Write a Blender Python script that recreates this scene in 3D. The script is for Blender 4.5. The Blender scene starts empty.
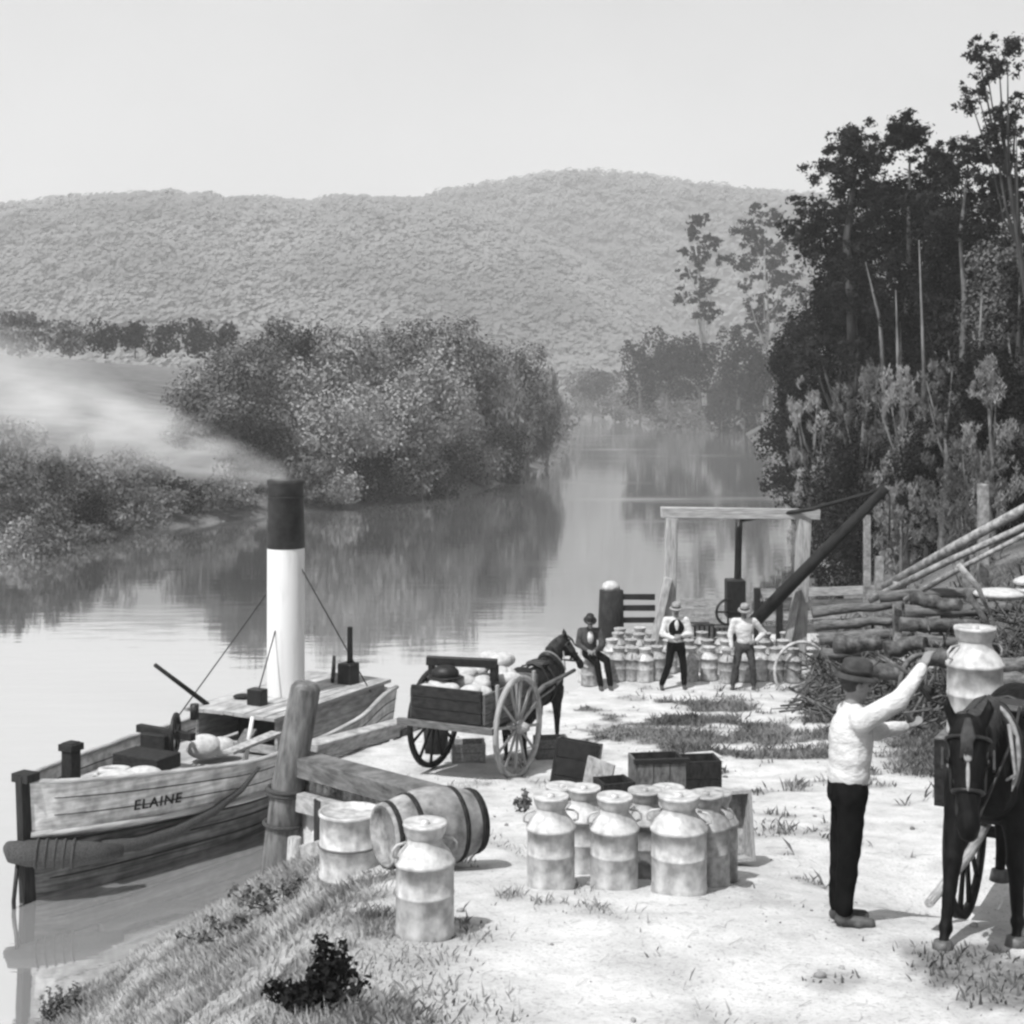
import bpy, bmesh, math, random
import numpy as np
from mathutils import Vector, Matrix
R = math.radians
F, CZ, HY = 1400.0, 6.9, 400.0          # focal length in px, eye height above the water, horizon row
S = bpy.context.scene
# ------------------------------------------------------------------ camera, sky, sun, exposure
cam = bpy.data.objects.new('camera', bpy.data.cameras.new('camera'))
S.collection.objects.link(cam); S.camera = cam
cam.location = (0, 0, CZ); cam.rotation_euler = (R(90), 0, 0)
cam.data.sensor_width = 36; cam.data.lens = 36*F/1024
cam.data.shift_y = -(512-HY)/1024
cam.data.clip_start = .1; cam.data.clip_end = 9000
SUN_AZ, SUN_EL = R(-143), R(59)          # azimuth from +Y clockwise
w = bpy.data.worlds.new('World'); S.world = w; w.use_nodes = True
nt = w.node_tree; nt.nodes.clear()
sky = nt.nodes.new('ShaderNodeTexSky'); sky.sky_type = 'NISHITA'; sky.sun_disc = False
sky.sun_elevation = SUN_EL; sky.sun_rotation = SUN_AZ; sky.dust_density = 3; sky.ozone_density = .5
bw = nt.nodes.new('ShaderNodeRGBToBW'); bg = nt.nodes.new('ShaderNodeBackground')
tc = nt.nodes.new('ShaderNodeTexCoord'); nz = nt.nodes.new('ShaderNodeTexNoise'); mr = nt.nodes.new('ShaderNodeMapRange')
nz.inputs['Scale'].default_value = 5; nz.inputs['Detail'].default_value = 6
mr.inputs[1].default_value = .3; mr.inputs[2].default_value = .7; mr.inputs[3].default_value = 1.02; mr.inputs[4].default_value = 1.24
gm = nt.nodes.new('ShaderNodeMath'); gm.operation = 'POWER'; gm.inputs[1].default_value = .55
mm = nt.nodes.new('ShaderNodeMath'); mm.operation = 'MULTIPLY'
mo = nt.nodes.new('ShaderNodeOutputWorld')
L = nt.links.new
L(sky.outputs[0], bw.inputs[0]); L(bw.outputs[0], gm.inputs[0]); L(tc.outputs['Generated'], nz.inputs['Vector']); L(nz.outputs[0], mr.inputs[0])
L(gm.outputs[0], mm.inputs[0]); L(mr.outputs[0], mm.inputs[1]); L(mm.outputs[0], bg.inputs[0]); L(bg.outputs[0], mo.inputs[0])
bg.inputs[1].default_value = .15
sl = bpy.data.lights.new('sun', 'SUN'); sl.energy = 2.8; sl.angle = R(.6); sl.color = (1, 1, 1)
so = bpy.data.objects.new('sun', sl); S.collection.objects.link(so)
sd = Vector((math.sin(SUN_AZ)*math.cos(SUN_EL), math.cos(SUN_AZ)*math.cos(SUN_EL), math.sin(SUN_EL)))
so.rotation_euler = sd.to_track_quat('Z', 'Y').to_euler()
S.view_settings.view_transform = 'Standard'; S.view_settings.look = 'None'; S.view_settings.gamma = 1
S.view_settings.exposure = 1.1
try:
    S.cycles.pixel_filter_type = 'BLACKMAN_HARRIS'; S.cycles.filter_width = 2.6
    S.cycles.volume_bounces = 1
    S.cycles.max_bounces = 6; S.cycles.transparent_max_bounces = 12
except Exception: pass
rnd = random.Random(7); rng = np.random.default_rng(11)
col = S.collection
# ------------------------------------------------------------------ helpers
def W(px, py, Y): return Vector(((px-512)/F*Y, Y, CZ-(py-HY)/F*Y))
def setp(o, label=None, cat=None, group=None, kind=None):
    for k, v in (('label', label), ('category', cat), ('group', group), ('kind', kind)):
        if v: o[k] = v
    return o
def empty(name, loc, rz=0, label=None, cat=None, group=None):
    o = bpy.data.objects.new(name, None); col.objects.link(o); o.location = loc; o.rotation_euler = (0, 0, rz)
    o.empty_display_size = .2
    return setp(o, label, cat, group)
def copy_tree(o, parent=None, label=None, loc=None, rz=None):
    c = o.copy(); col.objects.link(c)
    if parent: c.parent = parent
    if label: c['label'] = label
    if loc is not None: c.location = loc
    if rz is not None: c.rotation_euler = (c.rotation_euler[0], c.rotation_euler[1], rz)
    for ch in list(o.children): copy_tree(ch, c)
    return c
def link(name, me, mat, parent=None, loc=None):
    if mat is not None: me.materials.append(mat)
    o = bpy.data.objects.new(name, me); col.objects.link(o)
    if parent: o.parent = parent
    if loc is not None: o.location = loc
    return o
def quick_mesh(name, V, Fq, smooth=False):
    me = bpy.data.meshes.new(name); V = np.asarray(V, dtype=np.float32); Fq = np.asarray(Fq, dtype=np.int32)
    k = Fq.shape[1]
    me.vertices.add(len(V)); me.vertices.foreach_set('co', V.ravel())
    me.loops.add(Fq.size); me.loops.foreach_set('vertex_index', Fq.ravel())
    me.polygons.add(len(Fq)); me.polygons.foreach_set('loop_start', np.arange(0, Fq.size, k, dtype=np.int32))
    me.polygons.foreach_set('use_smooth', np.full(len(Fq), smooth, dtype=bool))
    me.update(calc_edges=True); me.validate()
    return me
def basis(d):
    d = Vector(d).normalized(); u = Vector((0, 0, 1)) if abs(d.z) < .95 else Vector((1, 0, 0))
    a = u.cross(d).normalized(); return a, d.cross(a).normalized(), d
class MB:
    def __init__(s): s.v = []; s.f = []; s.sm = []
    def add(s, V, Fs, sm=False):
        n = len(s.v); s.v += [tuple(v) for v in V]; s.f += [tuple(i+n for i in f) for f in Fs]; s.sm += [sm]*len(Fs); return s
    def box(s, c, sz, rot=None, bev=0.0, jit=0):
        c = Vector(c); hx, hy, hz = [q/2 for q in sz]
        b = bev if bev else min(hx, hy, hz)*.12
        # chamfered box: 24 verts
        V = []; idx = {}
        for sx in (-1, 1):
            for sy in (-1, 1):
                for sz_ in (-1, 1):
                    for ax in range(3):
                        p = [sx*(hx-b), sy*(hy-b), sz_*(hz-b)]; p[ax] = (sx*hx, sy*hy, sz_*hz)[ax]
                        idx[(sx, sy, sz_, ax)] = len(V); v = Vector(p)
                        if jit: v += Vector((rnd.uniform(-jit, jit), rnd.uniform(-jit, jit), rnd.uniform(-jit, jit)))
                        if rot is not None: v = rot @ v
                        V.append(c+v)
        Fs = []
        for ax in range(3):
            o1, o2 = [a for a in range(3) if a != ax]
            for sg in (-1, 1):
                q = []
                for a, b_ in ((-1, -1), (1, -1), (1, 1), (-1, 1)):
                    k = [0, 0, 0]; k[ax] = sg; k[o1] = a; k[o2] = b_; q.append(idx[(k[0], k[1], k[2], ax)])
                Fs.append(q)
            for a in (-1, 1):
                for b_ in (-1, 1):   # edges running along ax
                    k1 = [0, 0, 0]; k1[ax] = -1; k1[o1] = a; k1[o2] = b_
                    k2 = list(k1); k2[ax] = 1
                    Fs.append([idx[(*k1, o1)], idx[(*k2, o1)], idx[(*k2, o2)], idx[(*k1, o2)]])
        for sx in (-1, 1):
            for sy in (-1, 1):
                for sz_ in (-1, 1): Fs.append([idx[(sx, sy, sz_, a)] for a in range(3)])
        return s.add(V, Fs)
    def beam(s, p0, p1, w, h, up=None, jit=0):
        p0 = Vector(p0); p1 = Vector(p1); d = (p1-p0); Ln = d.length; a, b, d = basis(d)
        if up is not None:
            a = Vector(up).cross(d).normalized(); b = d.cross(a)
        rot = Matrix((a, b, d)).transposed()
        return s.box((p0+p1)/2, (w, h, Ln), rot, jit=jit)
    def tube(s, pts, rad, n=10, cap=True, sq=1.0, rough=0):
        pts = [Vector(p) for p in pts]
        if not hasattr(rad, '__len__'): rad = [rad]*len(pts)
        V = []; a0 = None
        for i, p in enumerate(pts):
            d = (pts[min(i+1, len(pts)-1)]-pts[max(i-1, 0)])
            if d.length < 1e-9: d = Vector((0, 0, 1))
            if a0 is None: a, b, d = basis(d)
            else:
                d = d.normalized(); a = (a0-d*a0.dot(d)).normalized(); b = d.cross(a)
            a0 = a
            for k in range(n):
                t = 2*math.pi*k/n; r = rad[i]*(1+(rnd.uniform(-rough, rough) if rough else 0))
                V.append(p+a*math.cos(t)*r+b*math.sin(t)*r*sq)
        Fs = [[i*n+k, i*n+(k+1) % n, (i+1)*n+(k+1) % n, (i+1)*n+k] for i in range(len(pts)-1) for k in range(n)]
        s.add(V, Fs, True)
        if cap:
            m = len(pts)-1; off = len(s.v)-len(V)
            s.f.append(tuple(off+k for k in range(n))[::-1]); s.sm.append(False)
            s.f.append(tuple(off+m*n+k for k in range(n))); s.sm.append(False)
        return s
    def lathe(s, prof, c=(0, 0, 0), n=24, rot=None, sx=1, sy=1, jit=0):
        c = Vector(c); V = []
        for r, z in prof:
            for k in range(n):
                t = 2*math.pi*k/n; v = Vector((r*math.cos(t)*sx, r*math.sin(t)*sy, z))
                if jit: v *= 1+rnd.uniform(-jit, jit)
                V.append(c+(rot @ v if rot is not None else v))
        Fs = [[i*n+k, i*n+(k+1) % n, (i+1)*n+(k+1) % n, (i+1)*n+k] for i in range(len(prof)-1) for k in range(n)]
        return s.add(V, Fs, True)
    def ring(s, c, axis, Rr, r, n=28, m=8, a0=0, a1=2*math.pi, flat=1.0):
        a, b, d = basis(axis); c = Vector(c); full = abs(a1-a0-2*math.pi) < 1e-6
        k = n if full else n+1; V = []
        for i in range(k):
            t = a0+(a1-a0)*i/n; e = a*math.cos(t)+b*math.sin(t)
            for j in range(m):
                q = 2*math.pi*j/m; V.append(c+e*(Rr+r*math.cos(q))+d*r*flat*math.sin(q))
        Fs = [[i*m+j, i*m+(j+1) % m, ((i+1) % k)*m+(j+1) % m, ((i+1) % k)*m+j] for i in range(n) for j in range(m)]
        return s.add(V, Fs, True)
    def ell(s, c, r, rot=None, n=14, m=10):
        pr = [(max(math.sin(math.pi*i/m), 1e-4), -math.cos(math.pi*i/m)) for i in range(m+1)]
        V = []; c = Vector(c)
        for rr, z in pr:
            for k in range(n):
                t = 2*math.pi*k/n; v = Vector((rr*math.cos(t)*r[0], rr*math.sin(t)*r[1], z*r[2]))
                V.append(c+(rot @ v if rot is not None else v))
        Fs = [[i*n+k, i*n+(k+1) % n, (i+1)*n+(k+1) % n, (i+1)*n+k] for i in range(m) for k in range(n)]
        return s.add(V, Fs, True)
    def cap(s, p0, r0, p1, r1, n=14):      # tapered capsule, closed
        p0 = Vector(p0); p1 = Vector(p1); a, b, d = basis(p1-p0); V = []; rows = []
        for i in range(5): q = math.pi/2*i/4; rows.append((p0-d*r0*math.cos(q), max(r0*math.sin(q), 1e-4)))
        for i in range(5): q = math.pi/2*i/4; rows.append((p1+d*r1*math.sin(q), max(r1*math.cos(q), 1e-4)))
        for p, r in rows:
            for k in range(n): t = 2*math.pi*k/n; V.append(p+(a*math.cos(t)+b*math.sin(t))*r)
        Fs = [[i*n+k, i*n+(k+1) % n, (i+1)*n+(k+1) % n, (i+1)*n+k] for i in range(9) for k in range(n)]
        Fs += [list(range(n))[::-1], [9*n+k for k in range(n)]]
        return s.add(V, Fs, True)
    def mesh(s, name):
        me = bpy.data.meshes.new(name); me.from_pydata(s.v, [], s.f); me.polygons.foreach_set('use_smooth', s.sm); me.update(); return me
    def build(s, name, mat, parent=None, loc=None): return link(name, s.mesh(name), mat, parent, loc)
    def thing(s, name, mat, label, cat, group=None, loc=None):   # single-mesh thing, origin at its base
        vs = np.array(s.v); c = Vector(((vs[:, 0].min()+vs[:, 0].max())/2, (vs[:, 1].min()+vs[:, 1].max())/2, vs[:, 2].min()))
        s.v = [tuple(Vector(v)-c) for v in s.v]
        return setp(s.build(name, mat, None, c if loc is None else loc), label, cat, group)
    def organic(s, name, mat, parent, vox=.012, sm=4, disp=0, dscale=.1):   # union of the shapes as one continuous skin
        me = s.mesh(name); o = bpy.data.objects.new('tmp', me); col.objects.link(o)
        m = o.modifiers.new('r', 'REMESH'); m.mode = 'VOXEL'; m.voxel_size = vox; m.use_smooth_shade = True
        if sm: k = o.modifiers.new('s', 'SMOOTH'); k.iterations = sm; k.factor = .5
        if disp:
            t = bpy.data.textures.new('c', 'CLOUDS'); t.noise_scale = dscale
            d = o.modifiers.new('d', 'DISPLACE'); d.texture = t; d.strength = disp; d.mid_level = .5
        dg = bpy.context.evaluated_depsgraph_get(); m2 = bpy.data.meshes.new_from_object(o.evaluated_get(dg)); m2.name = name
        bpy.data.objects.remove(o); m2.materials.clear()
        return link(name, m2, mat, parent)
# ------------------------------------------------------------------ materials (black-and-white world: every colour is a grey)
def mat(name, lo, hi=None, rough=.75, scale=6, bump=.2, coords='Object', detail=6, contrast=(.35, .65), metal=0, stretch=None, spec=.3, scale2=None, bdist=.02):
    hi = lo if hi is None else hi
    m = bpy.data.materials.new(name); m.use_nodes = True; t = m.node_tree; b = t.nodes['Principled BSDF']
    tc = t.nodes.new('ShaderNodeTexCoord'); n = t.nodes.new('ShaderNodeTexNoise'); r = t.nodes.new('ShaderNodeValToRGB')
    n.inputs['Scale'].default_value = scale; n.inputs['Detail'].default_value = detail; n.inputs['Roughness'].default_value = .62
    src = tc.outputs[coords]
    if stretch:
        mp = t.nodes.new('ShaderNodeMapping'); mp.inputs['Scale'].default_value = stretch; t.links.new(src, mp.inputs[0]); src = mp.outputs[0]
    t.links.new(src, n.inputs['Vector'])
    r.color_ramp.elements[0].position = contrast[0]; r.color_ramp.elements[1].position = contrast[1]
    r.color_ramp.elements[0].color = (lo, lo, lo, 1); r.color_ramp.elements[1].color = (hi, hi, hi, 1)
    t.links.new(n.outputs[0], r.inputs[0]); colr = r.outputs[0]
    if scale2:
        n2 = t.nodes.new('ShaderNodeTexNoise'); n2.inputs['Scale'].default_value = scale2; n2.inputs['Detail'].default_value = 3
        t.links.new(tc.outputs[coords], n2.inputs['Vector']); q = t.nodes.new('ShaderNodeMapRange')
        q.inputs[1].default_value = .35; q.inputs[2].default_value = .65; q.inputs[3].default_value = .65; q.inputs[4].default_value = 1.15
        mx = t.nodes.new('ShaderNodeVectorMath'); mx.operation = 'SCALE'; t.links.new(n2.outputs[0], q.inputs[0])
        t.links.new(colr, mx.inputs[0]); t.links.new(q.outputs[0], mx.inputs['Scale']); colr = mx.outputs[0]
    t.links.new(colr, b.inputs['Base Color'])
    b.inputs['Roughness'].default_value = rough; b.inputs['Metallic'].default_value = metal; b.inputs['Specular IOR Level'].default_value = spec
    if bump:
        bp = t.nodes.new('ShaderNodeBump'); bp.inputs['Strength'].default_value = bump; bp.inputs['Distance'].default_value = bdist
        t.links.new(n.outputs[0], bp.inputs['Height']); t.links.new(bp.outputs[0], b.inputs['Normal'])
    return m
def wood(name, lo, hi, k=1.0):   # grain runs with the long side because Generated coordinates stretch with it
    return mat(name, lo, hi, rough=.85, scale=9*k, bump=.5, coords='Generated', contrast=(.3, .7), spec=.2, stretch=(1, 1, 1))
M = dict(
    pale=wood('pale_weathered_timber', .14, .42), mid=wood('grey_timber', .035, .17), dark=wood('dark_timber', .005, .028), black=mat('black_iron', .004, .015, .5, 12),
    log=mat('bark_log', .012, .13, scale=7, bump=.8, scale2=1.5), logpale=mat('pale_log', .1, .32, scale=8, bump=.6),
    tin=mat('tinned_steel', .3, .46, .6, 5, .35, metal=.1, stretch=(1.5, 1.5, .6), contrast=(.32, .6), scale2=11), tinold=mat('worn_tin', .18, .34, .65, 5, .35, metal=.1, stretch=(1.5, 1.5, .6), contrast=(.3, .6), scale2=16),
    canvas=mat('canvas', .3, .45, .9, 9, .6, bdist=.04), shirt=mat('white_cotton', .42, .54, .95, 9, 1.0, bdist=.035, stretch=(1, 1, 1.8), spec=.05), trouser=mat('dark_wool', .004, .009, .95, 10, .3, spec=.03),
    cloth=mat('grey_cloth', .03, .07, .95, 10, .3, spec=.05), skin=mat('skin', .14, .2, .6, 10, .1), hat=mat('felt_hat', .03, .06, .95, 14, .2, spec=.05), strawhat=mat('pale_hat', .16, .26, .95, 14, .3),
    boot=mat('boot_leather', .03, .07, .6, 12, .2), hair=mat('hair', .02, .04, .7, 30, .4), horse=mat('dark_horse_coat', .0015, .008, .6, 22, .6, spec=.1, stretch=(1, 1, .3)),
    bay=mat('bay_horse_coat', .006, .02, .6, 20, .4, spec=.1), leather=mat('harness_leather', .008, .02, .45, 20, .2), strap=mat('worn_pale_strap', .12, .26, .6, 20, .2),
    hoof=mat('hoof', .05, .1, .5, 20, .2), rope=mat('rope', .02, .07, .9, 60, .8), white=mat('white_paint', .48, .6, .6, 3.5, .15, stretch=(2, 2, .25), contrast=(.28, .5)),
    soot=mat('soot_black_paint', .004, .03, .6, 4, .2), hullup=mat('grey_hull_paint', .34, .62, .7, 3, .3, stretch=(.12, 1, 6), scale2=6),
    hulldk=mat('dark_hull_bottom', .02, .16, .7, 3, .3, stretch=(.12, 1, 6), scale2=5), letter=mat('letter_paint', .01, .02), stone=mat('pale_rock', .2, .45, .9, 3, .8, bdist=.1),
)
HAZE = .0005
SMOKE = 1.45
# ------------------------------------------------------------------ terrain
NEAR = [(-7.5,-14),(-6.6,2),(-5.7,10),(-5.2,16),(-4.4,18.0),(-3.15,19.7),(-2.95,20.4),(-1.9,23.9),(-.6,26.4),(1.1,28.9),(1.9,31),(2.3,34.6),(9.2,35.6),(10.4,41),(12,52),(20,97),(26,128),(34,193),(53,322),(46,400),(36,560),(33,700),(20,760),(-60,800)]
FARS = [(-60,740),(10,690),(26,560),(17.5,420),(12.8,300),(10.3,240),(5.1,148),(-2.4,107),(-8,95),(-14,84),(-20,72),(-23.6,64),(-31,50),(-38,38),(-48,18),(-60,-14)]
POLY = np.array(NEAR+FARS, float)
def seg_dist(x, y, pts):
    d = np.full(x.shape, 1e9)
    for (x0, y0), (x1, y1) in zip(pts[:-1], pts[1:]):
        dx, dy = x1-x0, y1-y0; t = np.clip(((x-x0)*dx+(y-y0)*dy)/(dx*dx+dy*dy), 0, 1)
        d = np.minimum(d, np.hypot(x-x0-t*dx, y-y0-t*dy))
    return d
def inside(x, y):
    c = np.zeros(x.shape, bool); n = len(POLY)
    for i in range(n):
        x0, y0 = POLY[i]; x1, y1 = POLY[(i+1) % n]
        if y0 == y1: continue
        c ^= ((y0 > y) != (y1 > y)) & (x < (x1-x0)*(y-y0)/(y1-y0)+x0)
    return c
def sstep(a, b, v): t = np.clip((v-a)/(b-a), 0, 1); return t*t*(3-2*t)
def smin(a, b, k): h = np.clip(.5+.5*(b-a)/k, 0, 1); return b*(1-h)+a*h-k*h*(1-h)
def vnoise(x, y, seed=0):     # smooth value noise
    xi = np.floor(x).astype(np.int64); yi = np.floor(y).astype(np.int64); fx = x-xi; fy = y-yi
    fx = fx*fx*(3-2*fx); fy = fy*fy*(3-2*fy)
    def hsh(a, b):
        n = (a*374761393+b*668265263+seed*982451653) & 0x7fffffff; n = ((n ^ (n >> 13))*1274126177) & 0x7fffffff
        return ((n ^ (n >> 16)) & 0xffff)/65535.0
    return (hsh(xi, yi)*(1-fx)+hsh(xi+1, yi)*fx)*(1-fy)+(hsh(xi, yi+1)*(1-fx)+hsh(xi+1, yi+1)*fx)*fy
def fbm(x, y, o=4, seed=0):
    s = 0; a = .5
    for i in range(o): s = s+a*(vnoise(x*2**i, y*2**i, seed+i)-.5); a *= .5
    return s
PY = [-14, 5, 8, 9.3, 9.8, 10.8, 11.7, 14, 16.9, 19.6, 22, 24, 29, 31, 36, 60]
PZ = [5, 3.9, 3.55, 3.44, 3.33, 3.17, 2.98, 2.5, 2.02, 1.62, 1.42, 1.25, .93, 1.02, 1.1, 1.2]
def height(x, y):
    x = np.asarray(x, float); y = np.asarray(y, float); sh = x.shape; x = x.ravel(); y = y.ravel()
    dn = seg_dist(x, y, NEAR); df = seg_dist(x, y, FARS); ins = inside(x, y)
    path = np.interp(y, PY, PZ)+.05*fbm(x*1.3, y*1.3)+.02*fbm(x*5, y*5)
    rut = np.minimum(np.abs(x-(2.6-.19*(y-7))), np.abs(x-(1.2-.19*(y-7)))); path -= .035*np.exp(-(rut/.09)**2)*(y < 26)*(vnoise(x*.0, y*.7, 9)*.8+.3)
    path -= .48*np.exp(-((x-3.9)**2+(y-11.4)**2)/1.6)
    xr = np.interp(y, [0, 9, 12, 20, 29, 36, 60], [6, 5.5, 5.2, 5.9, 6.8, 9.6, 14])
    rise = np.clip(x-xr, 0, None)*.55; rise = rise*sstep(0, 1.2, x-xr+.2); rise = 7*(1-np.exp(-rise/7)) + .12*fbm(x*.8, y*.8)*np.clip(x-xr, 0, 3)
    steep = np.interp(y, [0, 8, 10, 12, 15, 19.6, 20.4, 34, 36, 38], [.8, .8, .76, .66, .62, .62, 7, 7, 1.2, .6])
    bl = (x+3.15)*.8252+(y-20.3)*.5648; win = sstep(16.5, 17.6, y)*sstep(20.7, 20.3, y)
    path = path-1.0*sstep(.0, -.3, bl)*win
    bank = dn*steep+6*sstep(-.05, .12, bl)*sstep(16.4, 16.9, y)*sstep(22.5, 21, y)+.16*fbm(x*.9, y*.9, 4, 5)
    near = smin(path, bank, .35)+rise
    far_r = 1.2+7*(1-np.exp(-np.clip(dn-1, 0, None)/18))+.8*fbm(x*.1, y*.1); far_r = smin(far_r, dn*.6, .5)
    k = sstep(34, 46, y); hr = near*(1-k)+far_r*k
    kl = sstep(5, -18, x)*.095+.02
    hl = 1.6*(1-np.exp(-df/4))+kl*df+1.5*fbm(x*.06, y*.06); hl = np.minimum(hl, 18+.01*df); hl = smin(hl, df*.7, .4)
    left = (df < dn)
    h = np.where(left, hl, hr)
    h = np.where(ins, -np.clip(np.minimum(dn*np.where(steep > 3, 4, .5), df*.4), 0, 1.6)-.02, h)
    return h.reshape(sh)
def H(x, y): return float(height(np.array([x]), np.array([y]))[0])
def ground_at(px, py, y0=6, y1=60):        # where the sight line meets the ground
    a = np.linspace(y0, y1, 3000); x = (px-512)/F*a; z = CZ-(py-HY)/F*a; g = height(x, a)-z
    i = int(np.argmax(g > 0)); return Vector((x[i], a[i], z[i]))
rows = np.concatenate([np.linspace(-12, 6, 30)[:-1], np.arange(6, 36, .13), 36*np.exp(np.linspace(0, math.log(2600/36), 230))])
u = np.sign(np.linspace(-1, 1, 421))*np.abs(np.linspace(-1, 1, 421))**1.35
GX = u[None, :]*(np.maximum(rows, 0)[:, None]*.85+14); GY = np.repeat(rows[:, None], len(u), 1)
GZ = height(GX, GY)
nr, nc = GX.shape; idx = np.arange(nr*nc).reshape(nr, nc)
Q = np.stack([idx[:-1, :-1], idx[:-1, 1:], idx[1:, 1:], idx[1:, :-1]], -1).reshape(-1, 4)
gme = quick_mesh('ground', np.stack([GX, GY, GZ], -1).reshape(-1, 3), Q, True)
# what grows where: bare sand 0, grass 1
def grassiness(x, y):
    g = (.45+.55*sstep(-.08, .06, fbm(x*2.3, y*2.3, 4, 61)))*sstep(.2, 1.3, -(x-np.interp(y, [0, 7, 9, 11, 13, 16], [.6, .6, .45, -.1, -.9, -1.2])) + 1.2*fbm(x*1.1, y*1.1, 4, 3))*(y < 19.5)
    xr = np.interp(y, [0, 9, 12, 20, 29, 36, 60], [6, 5.6, 5.2, 5.7, 6.0, 8, 12])
    g = np.maximum(g, sstep(-.3, .8, x-xr+1.6*fbm(x*.9, y*.9, 4, 8)))
    g = np.maximum(g, .95*sstep(.02, .16, fbm(x*1.4, y*1.4, 4, 21)+.16-(((x-4.3)/2.6)**2+((y-24)/3.2)**2)*.16))   # weeds before the far wharf
    g = np.maximum(g, .8*sstep(.05, .2, fbm(x*2.2, y*2.2, 4, 31)+.2-(((x-2.9)/.75)**2+((y-8.1)/.8)**2)*.2))       # trodden weeds by the horse
    g = np.maximum(g, .5*sstep(.12, .26, fbm(x*1.6, y*1.6, 4, 51))*(y > 7))
    rut = np.minimum(np.abs(x-(2.6-.19*(y-7))), np.abs(x-(1.2-.19*(y-7)))); g = np.maximum(g, .22*np.exp(-(rut/.12)**2)*(y < 26)*vnoise(x*0+3, y*1.1, 9))
    return np.where((y > 37) | (x < -8), 1, g)
ga = gme.color_attributes.new('cover', 'FLOAT_COLOR', 'POINT')
gv = grassiness(GX, GY).ravel(); ca = np.ones((gv.size, 4), np.float32); ca[:, 0] = gv; ca[:, 1] = gv; ca[:, 2] = gv
ga.data.foreach_set('color', ca.ravel())
gm_ = bpy.data.materials.new('sand_and_grass'); gm_.use_nodes = True; t = gm_.node_tree; b = t.nodes['Principled BSDF']
at = t.nodes.new('ShaderNodeAttribute'); at.attribute_name = 'cover'; tc = t.nodes.new('ShaderNodeTexCoord')
def N(scale, det=6):
    n = t.nodes.new('ShaderNodeTexNoise'); n.inputs['Scale'].default_value = scale; n.inputs['Detail'].default_value = det; n.inputs['Roughness'].default_value = .7
    t.links.new(tc.outputs['Object'], n.inputs['Vector']); return n
def ramp(src, a, ca_, b_, cb):
    r = t.nodes.new('ShaderNodeValToRGB'); r.color_ramp.elements[0].position = a; r.color_ramp.elements[1].position = b_
    r.color_ramp.elements[0].color = (ca_,)*3+(1,); r.color_ramp.elements[1].color = (cb,)*3+(1,); t.links.new(src, r.inputs[0]); return r
n1 = N(1.7, 9); n2 = N(14, 6); n3 = N(.05, 8)
sand = ramp(n1.outputs[0], .3, .32, .6, .5); gr0 = ramp(n2.outputs[0], .35, .05, .68, .24); n4 = N(.35, 8); gq = ramp(n4.outputs[0], .4, .45, .6, 1.0)
gr = t.nodes.new('ShaderNodeVectorMath'); gr.operation = 'MULTIPLY'; t.links.new(gr0.outputs[0], gr.inputs[0]); t.links.new(gq.outputs[0], gr.inputs[1])
n5 = N(38, 4); sp = ramp(n5.outputs[0], .34, .45, .46, 1.0)
ml = t.nodes.new('ShaderNodeMix'); ml.data_type = 'RGBA'; ml.blend_type = 'MULTIPLY'; ml.inputs[0].default_value = .75; t.links.new(sand.outputs[0], ml.inputs[6]); t.links.new(sp.outputs[0], ml.inputs[7])
mx = t.nodes.new('ShaderNodeMix'); mx.data_type = 'RGBA'; t.links.new(at.outputs['Color'], mx.inputs[0]); t.links.new(ml.outputs[2], mx.inputs[6]); t.links.new(gr.outputs[0], mx.inputs[7])
t.links.new(mx.outputs[2], b.inputs['Base Color']); b.inputs['Roughness'].default_value = .95; b.inputs['Specular IOR Level'].default_value = .15
bp = t.nodes.new('ShaderNodeBump'); bp.inputs['Strength'].default_value = .5; bp.inputs['Distance'].default_value = .05; t.links.new(n2.outputs[0], bp.inputs['Height']); t.links.new(bp.outputs[0], b.inputs['Normal'])
setp(link('ground', gme, gm_), kind='structure')
# water
wm = bpy.data.materials.new('river_water'); wm.use_nodes = True; t = wm.node_tree; t.nodes.clear()
tc = t.nodes.new('ShaderNodeTexCoord'); mp = t.nodes.new('ShaderNodeMapping'); mp.inputs['Scale'].default_value = (.5, 1.6, 1)
n1 = t.nodes.new('ShaderNodeTexNoise'); n1.inputs['Scale'].default_value = .9; n1.inputs['Detail'].default_value = 5
n2 = t.nodes.new('ShaderNodeTexNoise'); n2.inputs['Scale'].default_value = .05; n2.inputs['Detail'].default_value = 3
t.links.new(tc.outputs['Object'], mp.inputs[0]); t.links.new(mp.outputs[0], n1.inputs['Vector']); t.links.new(mp.outputs[0], n2.inputs['Vector'])
bp = t.nodes.new('ShaderNodeBump'); bp.inputs['Strength'].default_value = .06; bp.inputs['Distance'].default_value = .08; t.links.new(n1.outputs[0], bp.inputs['Height'])
gl = t.nodes.new('ShaderNodeBsdfGlossy'); gl.inputs['Roughness'].default_value = .035; gl.inputs['Color'].default_value = (.95,)*3+(1,)
rr = t.nodes.new('ShaderNodeMapRange'); rr.inputs[1].default_value = .56; rr.inputs[2].default_value = .7; rr.inputs[3].default_value = .03; rr.inputs[4].default_value = .17
t.links.new(n2.outputs[0], rr.inputs[0]); t.links.new(rr.outputs[0], gl.inputs['Roughness'])
di = t.nodes.new('ShaderNodeBsdfDiffuse'); di.inputs['Color'].default_value = (.42,)*3+(1,)
fr = t.nodes.new('ShaderNodeFresnel'); fr.inputs['IOR'].default_value = 1.33; t.links.new(bp.outputs[0], fr.inputs['Normal']); t.links.new(bp.outputs[0], gl.inputs['Normal'])
q = t.nodes.new('ShaderNodeMapRange'); q.inputs[1].default_value = 0; q.inputs[2].default_value = .45; q.inputs[3].default_value = .68; q.inputs[4].default_value = .95; t.links.new(fr.outputs[0], q.inputs[0])
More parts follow.
